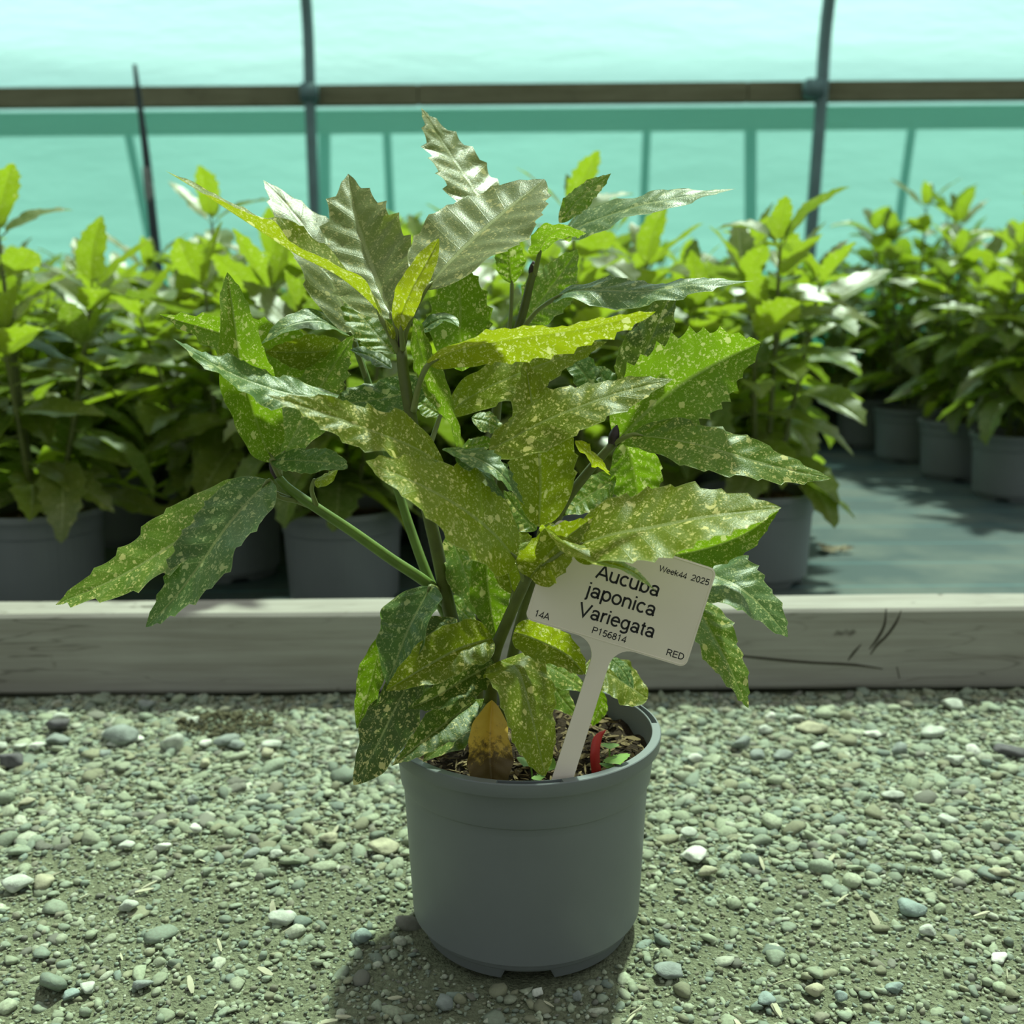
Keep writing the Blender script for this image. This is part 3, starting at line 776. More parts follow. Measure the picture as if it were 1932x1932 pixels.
HL('green', [(1178, 832, 3), (1192, 870, 3), (1203, 930, 3), (1218, 1000, 3)], 50, 46, 54, 1, 1, tooth=0.06, p=0.55)
HL('green', [(1162, 900, 2), (1105, 938, 2), (1052, 975, 1)], 32, 34, 40, tooth=0.03)
HL('blue', [(1128, 745, 4), (1100, 700, 4), (1060, 662, 4)], 26, 28, 34, tooth=0.03)
HL('blue', [(1165, 740, 5), (1140, 712, 5), (1118, 690, 5)], 18, 20, 24, tooth=0.03)
HL('blue', [(1262, 1050, -1), (1330, 1080, -2), (1393, 1107, -4), (1444, 1150, -5), (1486, 1202, -6)], 52, 46, 62, 1, 1, tooth=0.08, p=0.5, q=0.85, bull=0.0013)
HL('green', [(1300, 1115, -1), (1334, 1176, -3), (1372, 1248, -5), (1412, 1336, -6.5)], 38, 36, 44, 1, 1, tooth=0.09, p=0.5, q=0.85, bull=0.001)
# --- lower tier
HL('blue', [(812, 1106, -4), (788, 1150, -5), (764, 1200, -6), (730, 1291, -6)], 34, 58, 64, 1, 1, tooth=0.0, p=0.5, q=0.75, pet=[(826, 1112, -0.5)])
HL('green', [(722, 1195, -3), (698, 1290, -3.5), (673, 1376, -4)], 24, 26, 34, tooth=0.02)
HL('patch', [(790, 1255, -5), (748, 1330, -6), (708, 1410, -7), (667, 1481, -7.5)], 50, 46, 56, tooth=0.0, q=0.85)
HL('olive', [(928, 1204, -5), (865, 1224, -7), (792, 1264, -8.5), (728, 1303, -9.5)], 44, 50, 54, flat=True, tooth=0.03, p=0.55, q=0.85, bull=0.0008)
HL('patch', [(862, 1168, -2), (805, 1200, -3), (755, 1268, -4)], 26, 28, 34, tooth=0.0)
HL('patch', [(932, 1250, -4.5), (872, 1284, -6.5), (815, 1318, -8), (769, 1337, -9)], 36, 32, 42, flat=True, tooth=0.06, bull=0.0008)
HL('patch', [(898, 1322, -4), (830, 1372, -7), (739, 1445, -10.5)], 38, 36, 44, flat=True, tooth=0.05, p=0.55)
HL('green', [(918, 1318, -3), (870, 1375, -5), (798, 1438, -7)], 30, 38, 44, tooth=0.02)
HL('dead', [(928, 1321, -5.5), (925, 1370, -6), (924, 1430, -6.5), (930, 1500, -7)], 42, 42, 50, tooth=0.0, bull=0.0007, p=0.75, q=0.6, label='withered yellow and brown leaf hanging into the pot')
HL('olive', [(945, 1246, -5), (978, 1266, -7), (1000, 1335, -8.5), (1016, 1400, -9), (1029, 1464, -9)], 52, 54, 62, 1, 1, tooth=0.05, p=0.42, q=0.72, bull=0.0008)
HL('olive', [(970, 1192, -5), (1020, 1210, -6), (1070, 1236, -7), (1104, 1272, -7.5)], 36, 36, 44, flat=True, tooth=0.05, p=0.5, q=0.7)
HL('olive', [(1100, 1262, 0), (1150, 1272, 0), (1222, 1318, 0)], 36, 36, 44, tooth=0.03, p=0.6, q=0.55)
HL('blue', [(1150, 1240, -1), (1175, 1265, -1.5), (1196, 1300, -2)], 14, 16, 22, tooth=0.02)
HL('green', [(985, 1235, -1), (1050, 1265, -1), (1112, 1305, -1)], 26, 28, 34, tooth=0.03)
HL('green', [(1020, 1255, 0), (1055, 1310, 0), (1092, 1352, 0)], 24, 26, 34, tooth=0.03)
HL('green', [(1132, 1300, 1), (1128, 1335, 1), (1118, 1370, 1)], 18, 18, 22, tooth=0.05)
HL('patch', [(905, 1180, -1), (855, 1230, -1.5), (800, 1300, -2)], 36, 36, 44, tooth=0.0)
HL('green', [(860, 1170, 2), (820, 1250, 2), (760, 1330, 2)], 36, 36, 44, tooth=0.0)

# ------------------------------------------------------------------ plant label
def tag_build():
    BL = at(992, 1168, -0.073); BR = at(1291, 1259, -0.066)
    base = at(1053, 1478, -0.086)
    e1 = (BR - BL).normalized()
    mid = (BL + BR) / 2
    e2 = (mid - base); L_ = e2.length
    e2 = (e2 - e1 * e2.dot(e1)).normalized()
    e3 = e1.cross(e2)
    Wt = (BR - BL).length * 1.015
    u = Wt / 310.0
    root = empty('plant_label', base - Vector((0, 0, 0.018)))
    tag(root, 'cream plastic plant label with black printing, stuck in the front pot', 'plant label')
    mw = Matrix((e1, e2, e3)).transposed().to_4x4()
    mw.translation = mid - root.location
    def arc(cx, cy, r_, a0, a1, n=8):
        return [(cx + r_ * math.cos(math.radians(a0 + (a1 - a0) * i / n)), cy + r_ * math.sin(math.radians(a0 + (a1 - a0) * i / n))) for i in range(n + 1)]
    hw, hh, rc = 155, 188, 14
    sl = L_ / u + 45
    fl = 38
    out = []
    out += arc(-hw + rc, rc, rc, 270, 180)                      # bottom left corner, clockwise outline
    out += arc(-hw + rc, hh - rc, rc, 180, 90)
    out += arc(hw - rc, hh - rc, rc, 90, 0)
    out += arc(hw - rc, rc, rc, 0, -90)
    out += arc(17 + fl, -fl, fl, 90, 180)                       # right fillet into the stalk
    out += [(19, -sl + 30), (0, -sl), (-19, -sl + 30)]
    out += arc(-17 - fl, -fl, fl, 0, 90)
    th = 0.0006
    v, f = [], []
    n_ = len(out)
    for z_ in (th, -th):
        for a_, b_ in out: v.append(mw @ Vector((a_ * u, b_ * u, z_)))
    bm_ = bmesh.new()
    bv = [bm_.verts.new(q) for q in v]
    front = bm_.faces.new(bv[:n_]); back = bm_.faces.new(bv[n_:][::-1])
    for i in range(n_):
        bm_.faces.new((bv[i], bv[n_ + i], bv[n_ + (i + 1) % n_], bv[(i + 1) % n_]))
    bm_.normal_update()
    bmesh.ops.triangulate(bm_, faces=[front, back])
    bmesh.ops.recalc_face_normals(bm_, faces=bm_.faces)
    plate = link('plate', bm_mesh('plate', bm_), M['label'], root, smooth=False)
    # thin moulded border
    ring = []
    for ins, zz in ((1.5, th), (2.4, th + 0.0003), (3.6, th + 0.0003), (4.5, th)):
        ring.append([mw @ Vector((a_ * u, b_ * u, zz)) for a_, b_ in
                     arc(-hw + rc, rc, rc - ins, 270, 180) + arc(-hw + rc, hh - rc, rc - ins, 180, 90) + arc(hw - rc, hh - rc, rc - ins, 90, 0) + arc(hw - rc, rc, rc - ins, 0, -90)])
    v, f = [], []
    k = len(ring[0])
    for r_ in ring: v += r_
    for j in range(3):
        for i in range(k):
            f.append((j * k + i, j * k + (i + 1) % k, (j + 1) * k + (i + 1) % k, (j + 1) * k + i))
    link('border', mesh('border', v, f), M['label'], plate, smooth=False)
    def arcp(cx, cy, rx, ry, a0, a1, n=14):
        return [(cx + rx * math.cos(math.radians(a0 + (a1 - a0) * i / n)), cy + ry * math.sin(math.radians(a0 + (a1 - a0) * i / n))) for i in range(n + 1)]
    def ell(cx, cy, rx, ry): return arcp(cx, cy, rx, ry, 0, 360, 22)
    bowl_p = [(.10, 0), (.10, .68), (.38, .68)] + arcp(.40, .515, .18, .165, 90, -90) + [(.10, .35)]
    G = {'A': (.667, [[(.03, 0), (.333, .70), (.637, 0)], [(.14, .22), (.527, .22)]]),
         'u': (.556, [[(.08, .519), (.08, .2)] + arcp(.265, .2, .185, .17, 180, 360) + [(.45, .519)], [(.45, .3), (.45, 0)]]),
         'c': (.5, [arcp(.27, .26, .205, .23, 45, 315)]),
         'b': (.556, [[(.09, .716), (.09, 0)], ell(.285, .26, .195, .23)]),
         'a': (.556, [ell(.25, .15, .165, .12), [(.085, .40)] + arcp(.26, .365, .175, .125, 165, 0) + [(.435, .07), (.48, .01)]]),
         'j': (.222, [[(.12, .519), (.12, -.10)] + arcp(.02, -.10, .10, .07, 0, -80), [(.12, .63), (.12, .716)]]),
         'p': (.556, [[(.09, .519), (.09, -.2)], ell(.285, .26, .195, .23)]),
         'o': (.556, [ell(.278, .26, .212, .23)]),
         'n': (.556, [[(.09, .519), (.09, 0)], [(.09, .30)] + arcp(.275, .315, .18, .17, 180, 0) + [(.455, 0)]]),
         'i': (.222, [[(.11, .519), (.11, 0)], [(.11, .63), (.11, .716)]]),
         'V': (.667, [[(.03, .716), (.333, .02), (.637, .716)]]),
         'r': (.333, [[(.09, .519), (.09, 0)], arcp(.27, .28, .18, .205, 180, 75)]),
         'e': (.556, [[(.075, .28), (.48, .28)] + arcp(.278, .26, .205, .23, 5, 318)]),
         'g': (.556, [ell(.265, .265, .19, .225), [(.455, .519), (.455, -.04)] + arcp(.27, -.04, .185, .14, 0, -150)]),
         't': (.278, [[(.13, .66), (.13, .12)] + arcp(.21, .10, .08, .08, 180, 275), [(.02, .49), (.25, .49)]]),
         '1': (.556, [[(.13, .55), (.29, .69), (.29, 0)]]),
         '4': (.556, [[(.40, 0), (.40, .68), (.05, .19), (.53, .19)]]),
         'P': (.667, [bowl_p]), 'R': (.722, [bowl_p, [(.36, .35), (.64, 0)]]),
         '5': (.556, [[(.47, .67), (.16, .67), (.10, .36)] + arcp(.27, .22, .20, .20, 130, -150)]),
         '6': (.556, [ell(.285, .22, .19, .19), arcp(.34, .30, .26, .37, 65, 195)]),
         '8': (.556, [ell(.278, .53, .155, .145), ell(.278, .195, .195, .175)]),
         'W': (.944, [[(.02, .716), (.24, .02), (.472, .69), (.70, .02), (.92, .716)]]),
         'k': (.5, [[(.08, .716), (.08, 0)], [(.42, .519), (.09, .20)], [(.20, .30), (.45, 0)]]),
         '2': (.556, [arcp(.28, .49, .19, .185, 170, -35) + [(.07, .035), (.49, .035)]]),
         '0': (.556, [ell(.278, .345, .19, .325)]),
         'E': (.667, [[(.60, .68), (.10, .68), (.10, .035), (.62, .035)], [(.10, .37), (.57, .37)]]),
         'D': (.722, [[(.10, .035), (.10, .68), (.30, .68)] + arcp(.30, .357, .33, .323, 90, -90) + [(.10, .035)]])}
    def text(body, cx, y0, size, wgt=0.105):
        width = sum(G[c][0] for c in body) * size
        x0 = cx - width / 2
        v, f = [], []
        for c in body:
            adv, strokes = G[c]
            for st_ in strokes:
                p = [Vector((x0 + a_ * size, y0 + b_ * size)) for a_, b_ in st_]
                p = [q for k, q in enumerate(p) if k == 0 or (q - p[k - 1]).length > 1e-4]
                closed = (p[0] - p[-1]).length < size * 0.01 and len(p) > 8
                b0 = len(v)
                for k in range(len(p)):
                    pa = p[k - 1] if k else (p[-2] if closed else p[0]); pb_ = p[k + 1] if k < len(p) - 1 else (p[1] if closed else p[-1])
                    d1 = (p[k] - pa); d2 = (pb_ - p[k])
                    if d1.length < 1e-6: d1 = d2
                    if d2.length < 1e-6: d2 = d1
                    d1 = d1.normalized(); d2 = d2.normalized()
                    n1 = Vector((-d1.y, d1.x)); n2 = Vector((-d2.y, d2.x))
                    mt_ = (n1 + n2)
                    mt_ = mt_.normalized() if mt_.length > 0.1 else n1
                    kk = min(1.0 / max(mt_.dot(n1), 0.45), 2.2) * wgt * size / 2
                    for sg in (1, -1):
                        q = p[k] + mt_ * kk * sg
                        v.append(mw @ Vector((q.x * u, q.y * u, th + 0.00012)))
                for k in range(len(p) - 1):
                    f.append((b0 + 2 * k + 1, b0 + 2 * k + 3, b0 + 2 * k + 2, b0 + 2 * k))
            x0 += adv * size
        o = link('lettering', mesh('lettering', v, f), M['ink'], plate, smooth=False)
        o['label'] = 'black printed text'
    text('Aucuba', 5, 108, 36)
    text('japonica', 3, 72, 36)
    text('Variegata', 7, 34, 34.5)
    text('14A', -127, 10, 16)
    text('P156814', 1, 11, 16.5)
    text('Week', 70, 154, 14.5); text('44', 97, 154, 14.5)
    text('2025', 131, 155, 16)
    text('RED', 129, 12, 16.5)
    return root, mw, u
tag_root, tag_mw, tag_u = tag_build()

# ------------------------------------------------------------------ small things in the pot
def strip(name, pts, wpx, mat, label, cat):
    P = [at(a_, b_, y_ / 100) for a_, b_, y_ in pts]
    root = P[0].copy()
    mid, _ = spline([tuple(p) for p in P], 14)
    v, f = [], []
    n = len(mid)
    for i in range(n):
        w_ = wpx * 0.70 / FPX * (1.0 if i < n - 4 else (1 - ((i - n + 4) / 4.2) ** 2) ** 0.5)
        for s_, d_ in ((-1, 0), (1, 0), (1, 0.0012), (-1, 0.0012)):
            v.append(Vector(mid[i]) - root + Vector((s_ * w_, d_ + (0.004 if s_ > 0 else 0), 0)))
    for i in range(n - 1):
        for k in range(4):
            f.append((i * 4 + k, i * 4 + (k + 1) % 4, i * 4 + 4 + (k + 1) % 4, i * 4 + 4 + k))
    f.append((3, 2, 1, 0)); f.append(tuple(range(4 * n - 4, 4 * n)))
    o = link(name, mesh(name, v, f), mat, None)
    o.location = root
    tag(o, label, cat)
    return o
strip('red_tag', [(1126, 1462, -5.5), (1123, 1425, -5.5), (1128, 1395, -5.2), (1138, 1382, -5)], 10, M['red'], 'small curved red plastic tag poking out of the soil', 'plant tag')

def oval_leaf(name, base, d, nrm, L_, W_, mat, parent, lobes=0):
    v, f = [], []
    side = d.cross(nrm).normalized()
    n = 12
    v.append(base)
    for i in range(1, n + 1):
        t = i / n
        wv_ = math.sin(math.pi * min(t, 0.985) ** 0.8) * W_ * (1 + (0.14 * (i % 2) if lobes else 0))
        for s_ in (-1, 0, 1):
            v.append(base + d * L_ * t + side * s_ * wv_ + nrm * (0.12 * W_ * abs(s_) - 0.25 * L_ * t * t))
    for s_ in range(2):
        f.append((0, 1 + s_, 2 + s_))
    for i in range(n - 1):
        for s_ in range(2):
            a_ = 1 + i * 3 + s_
            f.append((a_, a_ + 1, a_ + 4, a_ + 3))
    return link(name, mesh(name, v, f), mat, parent)
def seedling(px, py, Y, specs, label):
    g = at(px, py, Y / 100)
    g.z = SOILZ
    root = empty('weed_seedling', g)
    tag(root, label, 'weed', 'weed seedlings in the front pot')
    for tx, ty, dy, L_, W_, lob in specs:
        tip = at(tx, ty, Y / 100 + dy / 100) - g
        link('stalk', tube_mesh('stalk', [Vector((0, 0, -0.002)), tip * 0.5 + Vector((0, 0, 0.004)), tip], 0.0006, 6, 8), M['weed'], root)
        d = Vector((tip.x, tip.y - 0.004, 0.0)).normalized() * 0.9 + Vector((0, -0.2, 0.1))
        oval_leaf('leaf', tip, d.normalized(), Vector((0, -0.6, 0.8)).normalized(), L_, W_, M['weed'], root, lob)
seedling(1150, 1430, -5.5, [(1150, 1402, 0, 0.010, 0.006, 1), (1158, 1425, -0.5, 0.015, 0.009, 1), (1146, 1440, -1, 0.008, 0.005, 1)], 'tiny lobed weed seedling beside the red tag')
seedling(1008, 1450, -7.5, [(998, 1432, -0.5, 0.012, 0.007, 0), (1024, 1440, 0, 0.012, 0.006, 0), (1014, 1462, -0.5, 0.009, 0.005, 0)], 'tiny round-leaved weed seedling at the foot of the plant label')

# ------------------------------------------------------------------ gravel
def ico(sub):
    bm_ = bmesh.new(); bmesh.ops.create_icosphere(bm_, subdivisions=sub, radius=1)
    v = np.array([tuple(q.co) for q in bm_.verts]); f = np.array([[q.index for q in fc.verts] for fc in bm_.faces]); bm_.free()
    return v, f
def stone_mat(name, attr):
    mt, n, l, pb, out = new_mat(name)
    tcn = N(n, 'ShaderNodeTexCoord').outputs['Object']
    nz = noise_tex(n, l, tcn, 420, 3)
    if attr:
        a_ = N(n, 'ShaderNodeAttribute', attribute_name='tone').outputs['Color']
    else:
        info = N(n, 'ShaderNodeObjectInfo'); a_ = info.outputs['Color']
    c = mix_col(n, l, ramp(n, l, nz.outputs['Fac'], [(0.35, 0.0), (0.7, 0.5)]), a_, (0.16, 0.16, 0.12))
    l.new(c, pb.inputs['Base Color']); pb.inputs['Roughness'].default_value = 0.8; pb.inputs['Specular IOR Level'].default_value = 0.3
    bp = N(n, 'ShaderNodeBump'); bp.inputs['Strength'].default_value = 0.5; bp.inputs['Distance'].default_value = 0.0008
    l.new(nz.outputs['Fac'], bp.inputs['Height']); l.new(bp.outputs[0], pb.inputs['Normal'])
    return mt
M['gravel'] = stone_mat('gravel_stone', True)
TONES = np.array([(0.37, 0.40, 0.30), (0.33, 0.37, 0.30), (0.43, 0.45, 0.35), (0.25, 0.29, 0.25), (0.22, 0.21, 0.19), (0.31, 0.30, 0.21), (0.55, 0.55, 0.47), (0.25, 0.30, 0.28), (0.27, 0.25, 0.20)])
TP = np.array([.22, .2, .14, .12, .06, .12, .05, .05, .04])

def gravel_mesh(name, cell, y0, y1, size, flat, keep, sub, seed, zoff=0.0):
    r_ = np.random.default_rng(seed)
    bv, bf = ico(sub)
    ny = int((y1 - y0) / cell)
    P = []
    for j in range(ny):
        y_ = y0 + (j + 0.5) * cell
        half = 0.46 + 0.62 * max(0, y_ + 0.25)
        nx = int(2 * half / cell)
        xs_ = -half + (np.arange(nx) + 0.5) * cell + r_.uniform(-0.5, 0.5, nx) * cell
        ys_ = y_ + r_.uniform(-0.5, 0.5, nx) * cell
        P.append(np.stack([xs_, ys_], -1))
    P = np.concatenate(P)
    kp = r_.random(len(P)) < keep(P[:, 0], P[:, 1])
    d = np.hypot(P[:, 0] - ROOT.x, P[:, 1])
    P = P[kp & (d > 0.086) & (P[:, 1] < PLANK_Y0 - 0.002)]
    n = len(P)
    rad = np.clip(r_.lognormal(math.log(size), 0.38, n), size * 0.45, size * 2.8)
    ax = np.stack([rad * r_.uniform(0.8, 1.45, n), rad * r_.uniform(0.7, 1.1, n), rad * r_.uniform(*flat, n)], -1)
    nv = len(bv)
    K = 11
    pn = r_.normal(size=(n, K, 3)); pn /= np.linalg.norm(pn, axis=2)[..., None]
    ph = r_.uniform(0.38, 0.9, (n, K))
    dd = np.einsum('vc,nkc->nvk', bv, pn)
    jit = np.minimum(1.0, (ph[:, None, :] / np.maximum(dd, 0.05)).min(2))[..., None]
    V = bv[None] * jit * ax[:, None, :] * 1.35
    th = r_.uniform(0, 6.28, n); c_, s_ = np.cos(th), np.sin(th)
    tl = r_.uniform(-0.45, 0.45, n); ct, st_ = np.cos(tl), np.sin(tl)
    X = V[..., 0] * ct[:, None] + V[..., 2] * st_[:, None]; Z = -V[..., 0] * st_[:, None] + V[..., 2] * ct[:, None]
    V[..., 0], V[..., 2] = X, Z
    X = V[..., 0] * c_[:, None] - V[..., 1] * s_[:, None]; Y = V[..., 0] * s_[:, None] + V[..., 1] * c_[:, None]
    gz = np.array([ground_z(a_, b_) for a_, b_ in P])
    V[..., 0] = X + P[:, 0][:, None]; V[..., 1] = Y + P[:, 1][:, None]
    V[..., 2] = Z + (gz + ax[:, 2] * r_.uniform(0.0, 0.7, n) + zoff)[:, None]
    F = (bf[None] + (np.arange(n) * nv)[:, None, None]).reshape(-1, 3)
    me = bpy.data.meshes.new(name)
    me.vertices.add(n * nv); me.vertices.foreach_set('co', V.astype(np.float32).ravel())
    me.loops.add(len(F) * 3); me.loops.foreach_set('vertex_index', F.astype(np.int32).ravel())
    me.polygons.add(len(F)); me.polygons.foreach_set('loop_start', (np.arange(len(F)) * 3).astype(np.int32))
    me.update(calc_edges=True); me.validate()
    col = TONES[r_.choice(len(TONES), n, p=TP / TP.sum())] * r_.uniform(0.8, 1.2, (n, 1)) * np.array([0.79, 0.84, 0.76])
    at_ = me.attributes.new('tone', 'FLOAT_COLOR', 'POINT')
    cc = np.concatenate([np.repeat(col, nv, 0), np.ones((n * nv, 1))], -1)
    at_.data.foreach_set('color', cc.astype(np.float32).ravel())
    return me
def dense(x_, y_):
    v_ = np.array([noise.noise((a_ * 6, b_ * 6, 11)) for a_, b_ in zip(x_, y_)])
    return np.clip((y_ - 0.03 + 0.10 * v_) / 0.14, 0.20, 0.97)
def sparse(x_, y_): return np.full(len(x_), 0.7)
g1 = link('gravel', gravel_mesh('gravel', 0.0070, -0.20, 0.49, 0.0038, (0.35, 0.65), dense, 2, 1), M['gravel'], smooth=False)
tag(g1, 'loose pale grey-green gravel covering the path before the timber edging', 'gravel', None, 'stuff')
g2 = link('grit', gravel_mesh('grit', 0.0043, -0.20, 0.49, 0.0016, (0.5, 0.9), sparse, 1, 2), M['gravel'], smooth=False)
tag(g2, 'fine grit and sand grains between the gravel stones', 'grit', None, 'stuff')

# countable stones
PEB = []
bv2, bf2 = ico(3)
def pebble(px, py, wpx, hpx, tone, label, group=None, name='stone'):
    d = at(px, py, 0.0) - cam_pos
    g = cam_pos + d * (-(HC - 0.004) / d.z)
    dep = (g - cam_pos).dot(fw)
    a_ = wpx * dep / FPX / 2; c_ = max(hpx * dep / FPX / 2 * 0.85, a_ * 0.35)
    sd_ = random.random() * 40
    pls = [(Vector([random.gauss(0, 1) for _ in range(3)]).normalized(), random.uniform(0.42, 0.88)) for _ in range(11)]
    v = []
    for q in bv2:
        k = min([1.0] + [h_ / max(Vector(q).dot(n_), 0.05) for n_, h_ in pls]) * 1.25 + 0.10 * noise.noise((q[0] * 1.3 + sd_, q[1] * 1.3, q[2] * 1.3)) + 0.05 * noise.noise((q[0] * 5, q[1] * 5 + sd_, q[2] * 5))
        w_ = Vector(q) * k
        v.append((w_.x * a_, w_.y * a_ * 0.85, max(w_.z * c_, -c_ * 0.6)))
    me = mesh('stone', v, [tuple(int(i) for i in fc) for fc in bf2])
    o = link(name, me, None)
    mt = M.get(tone) or M.setdefault(tone, plain('stone_' + tone, {'slate': (0.23, 0.26, 0.235), 'pale': (0.42, 0.45, 0.38), 'white': (0.58, 0.60, 0.52), 'dark': (0.10, 0.095, 0.10), 'teal': (0.24, 0.30, 0.275), 'sand': (0.36, 0.35, 0.24)}[tone], 0.8, 0.3, 0.3, 90, 0.6, 500, 0.001))
    me.materials.append(mt)
    o.location = (g.x, g.y, c_ * (0.45 if py < 1600 else 0.12))
    o.rotation_euler.z = random.uniform(-0.5, 0.5)
    tag(o, label, 'stone', group)
for row in [(238, 1390, 66, 50, 'slate', 'large rounded slate-grey stone among the gravel near the edging board'),
            (326, 1405, 42, 50, 'pale', 'upright pale speckled stone beside the large slate-grey stone'),
            (27, 1432, 54, 40, 'dark', 'blocky dark stone lying beyond the drooping pair of leaves, below the edging board'),
            (113, 1368, 46, 38, 'dark', 'dark brown stone nearest the row of pale stones below the edging'),
            (68, 1404, 32, 20, 'white', 'small white stone between two dark stones'),
            (105, 1392, 44, 24, 'slate', 'flat slate chip tucked under a dark brown stone'),
            (275, 1328, 42, 22, 'slate', 'greenish flat stone in the shadow of the edging board'),
            (375, 1360, 42, 26, 'pale', 'pale stone beside the dark crumbled soil patch'),
            (430, 1395, 50, 22, 'slate', 'long flat stone below the dark crumbled soil patch'),
            (690, 1425, 42, 30, 'white', 'pale stone beside the hanging dark leaf tip'),
            (1398, 1404, 42, 34, 'slate', 'wedge-shaped slate stone beyond the pot rim'),
            (1530, 1368, 52, 24, 'sand', 'wide sandy stone in the gravel behind the pot'),
            (1765, 1380, 46, 26, 'pale', 'wide pale stone in the gravel below the split board'),
            (1698, 1410, 40, 28, 'slate', 'angular slate stone below the split board'),
            (1900, 1415, 56, 24, 'dark', 'long dark stone in the gravel below the split board'),
            (1800, 1428, 40, 20, 'pale', 'pale flat stone beside a long dark stone'),
            (1800, 1328, 40, 22, 'pale', 'pale stone just clear of the edging board shadow'),
            (1720, 1704, 48, 32, 'teal', 'angular blue-green stone set in the sandy dirt'),
            (1265, 1825, 54, 26, 'slate', 'flat grey stone flush with the dirt beside the pot foot'),
            (1308, 1606, 56, 24, 'white', 'pale flat pebble beside the pot wall'),
            (1445, 1874, 34, 20, 'teal', 'smooth pale blue pebble on the sandy dirt'),
            (1585, 1872, 26, 22, 'teal', 'small rounded blue pebble on the sandy dirt'),
            (1690, 1855, 36, 30, 'teal', 'oval blue-green pebble on the sandy dirt'),
            (1755, 1750, 34, 24, 'pale', 'pale round pebble on the sandy dirt'),
            (1536, 1856, 40, 24, 'sand', 'sandy oval pebble flush with the dirt'),
            (1885, 1797, 36, 16, 'white', 'white chip on the sandy dirt'),
            (835, 1885, 40, 32, 'slate', 'dark slate pebble in the shadow of the pot'),
            (1015, 1863, 24, 16, 'white', 'small pinkish white pebble before the pot foot notch'),
            (1090, 1870, 22, 20, 'slate', 'small grey pebble before the pot foot'),
            (240, 1702, 34, 22, 'pale', 'pale pebble set in the dirt among scattered straw'),
            (130, 1868, 30, 20, 'teal', 'small teal pebble on the open dirt'),
            (165, 1855, 36, 22, 'pale', 'light pebble beside a small teal pebble'),
            (268, 1848, 36, 20, 'slate', 'flat dark-topped pebble on the open dirt'),
            (530, 1725, 46, 28, 'pale', 'broad light stone sunk in the dirt'),
            (690, 1757, 34, 28, 'teal', 'mossy teal pebble near the shaded foot of the pot'),
            (720, 1594, 58, 22, 'sand', 'long flat sandy stone beside the pot wall'),
            (30, 1660, 52, 26, 'pale', 'wide flat pale stone half sunk in the dirt'),
            (80, 1655, 48, 22, 'sand', 'wide flat sandy stone beside a pale half-sunk stone')]:
    pebble(*row)
# a loose scatter of mid-sized stones, alike but for their place
for i in range(60):
    px = random.uniform(0, 1932); py = random.uniform(1345, 1640)
    if 640 < px < 1260 and py > 1300: continue
    pebble(px, py, random.uniform(22, 38), random.uniform(14, 22), random.choice(['pale', 'pale', 'slate', 'sand', 'white']), 'mid-sized loose stone lying on top of the fine gravel', 'mid-sized stones on the gravel')

# straw and bark bits on the path
def on_path(r_):
    y_ = r_.uniform(-0.14, 0.42) if r_.random() < 0.5 else r_.uniform(-0.14, 0.1)
    x_ = r_.uniform(-0.55, 0.65)
    if math.hypot(x_ - ROOT.x, y_) < 0.1: return None
    return (x_, y_, ground_z(x_, y_) + 0.004)
M['straw'] = plain('straw', (0.44, 0.43, 0.30), 0.8, 0.3, 0.25, 50)
o = link('straw_bits', chips_mesh('straw_bits', 110, on_path, 0.006, 0.016, 9, 0.3), M['straw'], None, smooth=False)
tag(o, 'pale straw and wood shreds scattered over the gravel path', 'straw', None, 'stuff')
def crumble(r_):
    a_ = r_.uniform(0, 6.28); q_ = r_.random() ** 0.6
    c0 = at(425, 1362, 0); d = c0 - cam_pos; g = cam_pos + d * (-(HC - 0.004) / d.z)
    return (g.x + math.cos(a_) * 0.055 * q_, g.y + math.sin(a_) * 0.035 * q_, 0.003 + 0.009 * (1 - q_))
o = link('soil_crumbs', chips_mesh('soil_crumbs', 260, crumble, 0.004, 0.012, 5, 0.8), plain('crumb_soil', (0.085, 0.08, 0.045), 0.95, 0.2, 0.4, 100), None, smooth=False)
tag(o, 'dark crumbled soil spilled on the gravel below the edging', 'soil', None, 'stuff')

